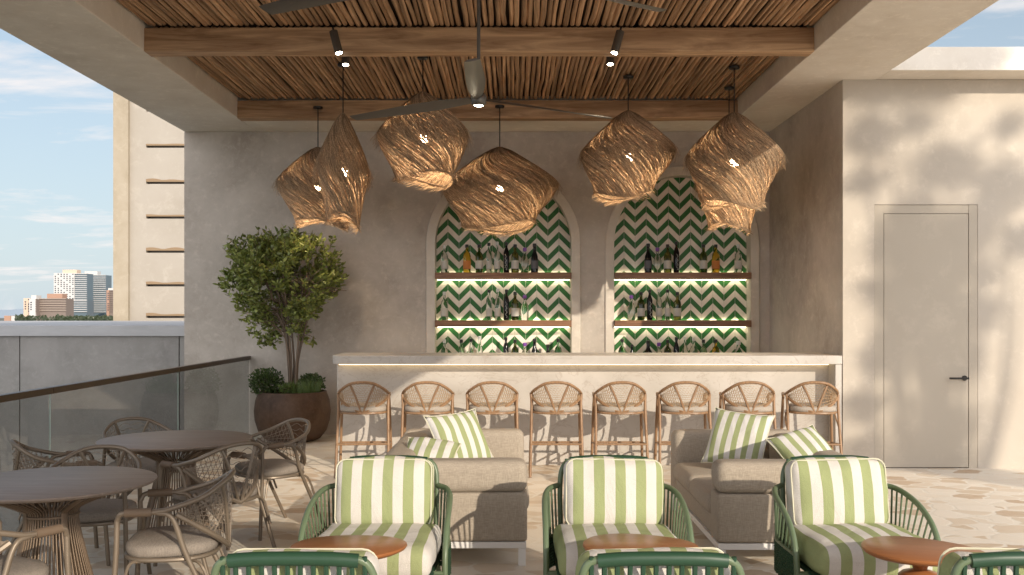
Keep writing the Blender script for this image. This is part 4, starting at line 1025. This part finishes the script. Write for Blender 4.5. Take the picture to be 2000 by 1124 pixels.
for (px, py, Y, dx, lb) in ((662, 104, 8.28, -.045, 'cylindrical spotlight on the front left of the main beam'), (675, 127, 8.85, .0, 'spotlight just behind the main beam on the left, only its lit end visible'),
                        (1200, 104, 8.28, .045, 'cylindrical spotlight on the front right of the main beam'), (1192, 126, 8.85, 0, 'spotlight just behind the main beam on the right, only its lit end visible')):
    o = sp0 if first else copy_tree(sp0); first = False
    o.location = W(px, py, Y); o.rotation_euler = (R(-8), dx * 6, 0); tag(o, lb, 'spotlight', 'spotlights by the main beam')
    ld = bpy.data.lights.new('spot_light', 'SPOT'); ld.energy = 18; ld.color = (1, .76, .48); ld.spot_size = R(60); ld.shadow_soft_size = .03; ld.spot_blend = .6
    lo = bpy.data.objects.new('spot_light', ld); COL.objects.link(lo); lo.parent = o; lo.location = (0, 0, -.02)
# ================================================================== TREE OUTSIDE THE FRAME (casts the dappled shade)
random.seed(77); SV = Vector((.615, -1, .40)); sdist = 13.0
blobs = [(1700, 262, 42, .8), (1790, 235, 30, .5), (1850, 325, 50, .7), (1965, 245, 28, .6), (1690, 352, 34, .5), (1960, 365, 48, .8), (1780, 425, 42, .8), (1822, 515, 62, 1.1), (1795, 600, 58, 1.1), (1852, 470, 48, .9), (1905, 430, 40, .8),
         (1730, 700, 40, .6), (1683, 790, 34, .7), (1690, 880, 40, .6), (1868, 700, 45, .8), (1905, 610, 42, .8), (1850, 830, 45, .7), (1715, 560, 30, .6), (1995, 470, 36, .7), (1760, 650, 34, .7), (1820, 670, 38, .8), (1750, 480, 40, .9), (1920, 540, 30, .5)]
blobs += [(1770, 118, 42, 1.2), (1830, 105, 42, 1.2), (1890, 112, 42, 1.2), (1935, 105, 28, 1), (1800, 92, 30, 1.2)]
tc0 = Vector((4.2, 9.5, 1.9)) + SV * sdist
tr_ = empty('shade_tree', (tc0.x, tc0.y, 0), label='tall leafy tree beside the terrace throwing dappled shade on the door wall', cat='tree')
lf = MB(); br = MB(); base = Vector((0, 0, 0)); fork = Vector((0, 0, tc0.z - 3.2)); br.ct([(0, 0, 0), (.1, .1, fork.z * .5), tuple(fork)], .16, 8, 4)
for (px, py, r, dn) in blobs:
    c_ = Vector((PX(px), 9.5, PZ(py))); dd = sdist + random.uniform(-1.5, 1.5); q = c_ + SV * dd - Vector((tc0.x, tc0.y, 0)); rr = r / 200 * 0.98; c_ = Vector(((px - CX) * 9.148 / F, 9.148, EYE + (HY - py) * 9.148 / F)) if py < 140 else c_; q = c_ + SV * dd - Vector((tc0.x, tc0.y, 0))
    mid_ = fork.lerp(q, .5) + Vector((random.uniform(-.3, .3), random.uniform(-.3, .3), random.uniform(.0, .4))); br.ct([tuple(fork), tuple(mid_), tuple(q)], [.05 - .04 * i / 8 for i in range(9)], 5, 4)
    for k in range(int(dn * 1000 * rr * rr / .05)):
        d = Vector((random.gauss(0, 1), random.gauss(0, 1), random.gauss(0, 1))) * rr * .45
        leafquad(lf, q + Vector((d.x * 1.3, d.y, d.z)), Vector((random.uniform(-1, 1), random.uniform(-1, 1), random.uniform(-1, .3))), random.uniform(.05, .09), random.uniform(.015, .024))
br.build('trunk', M['bark'], tr_); lf.build('crown', M['leaf2'], tr_, auto=False)
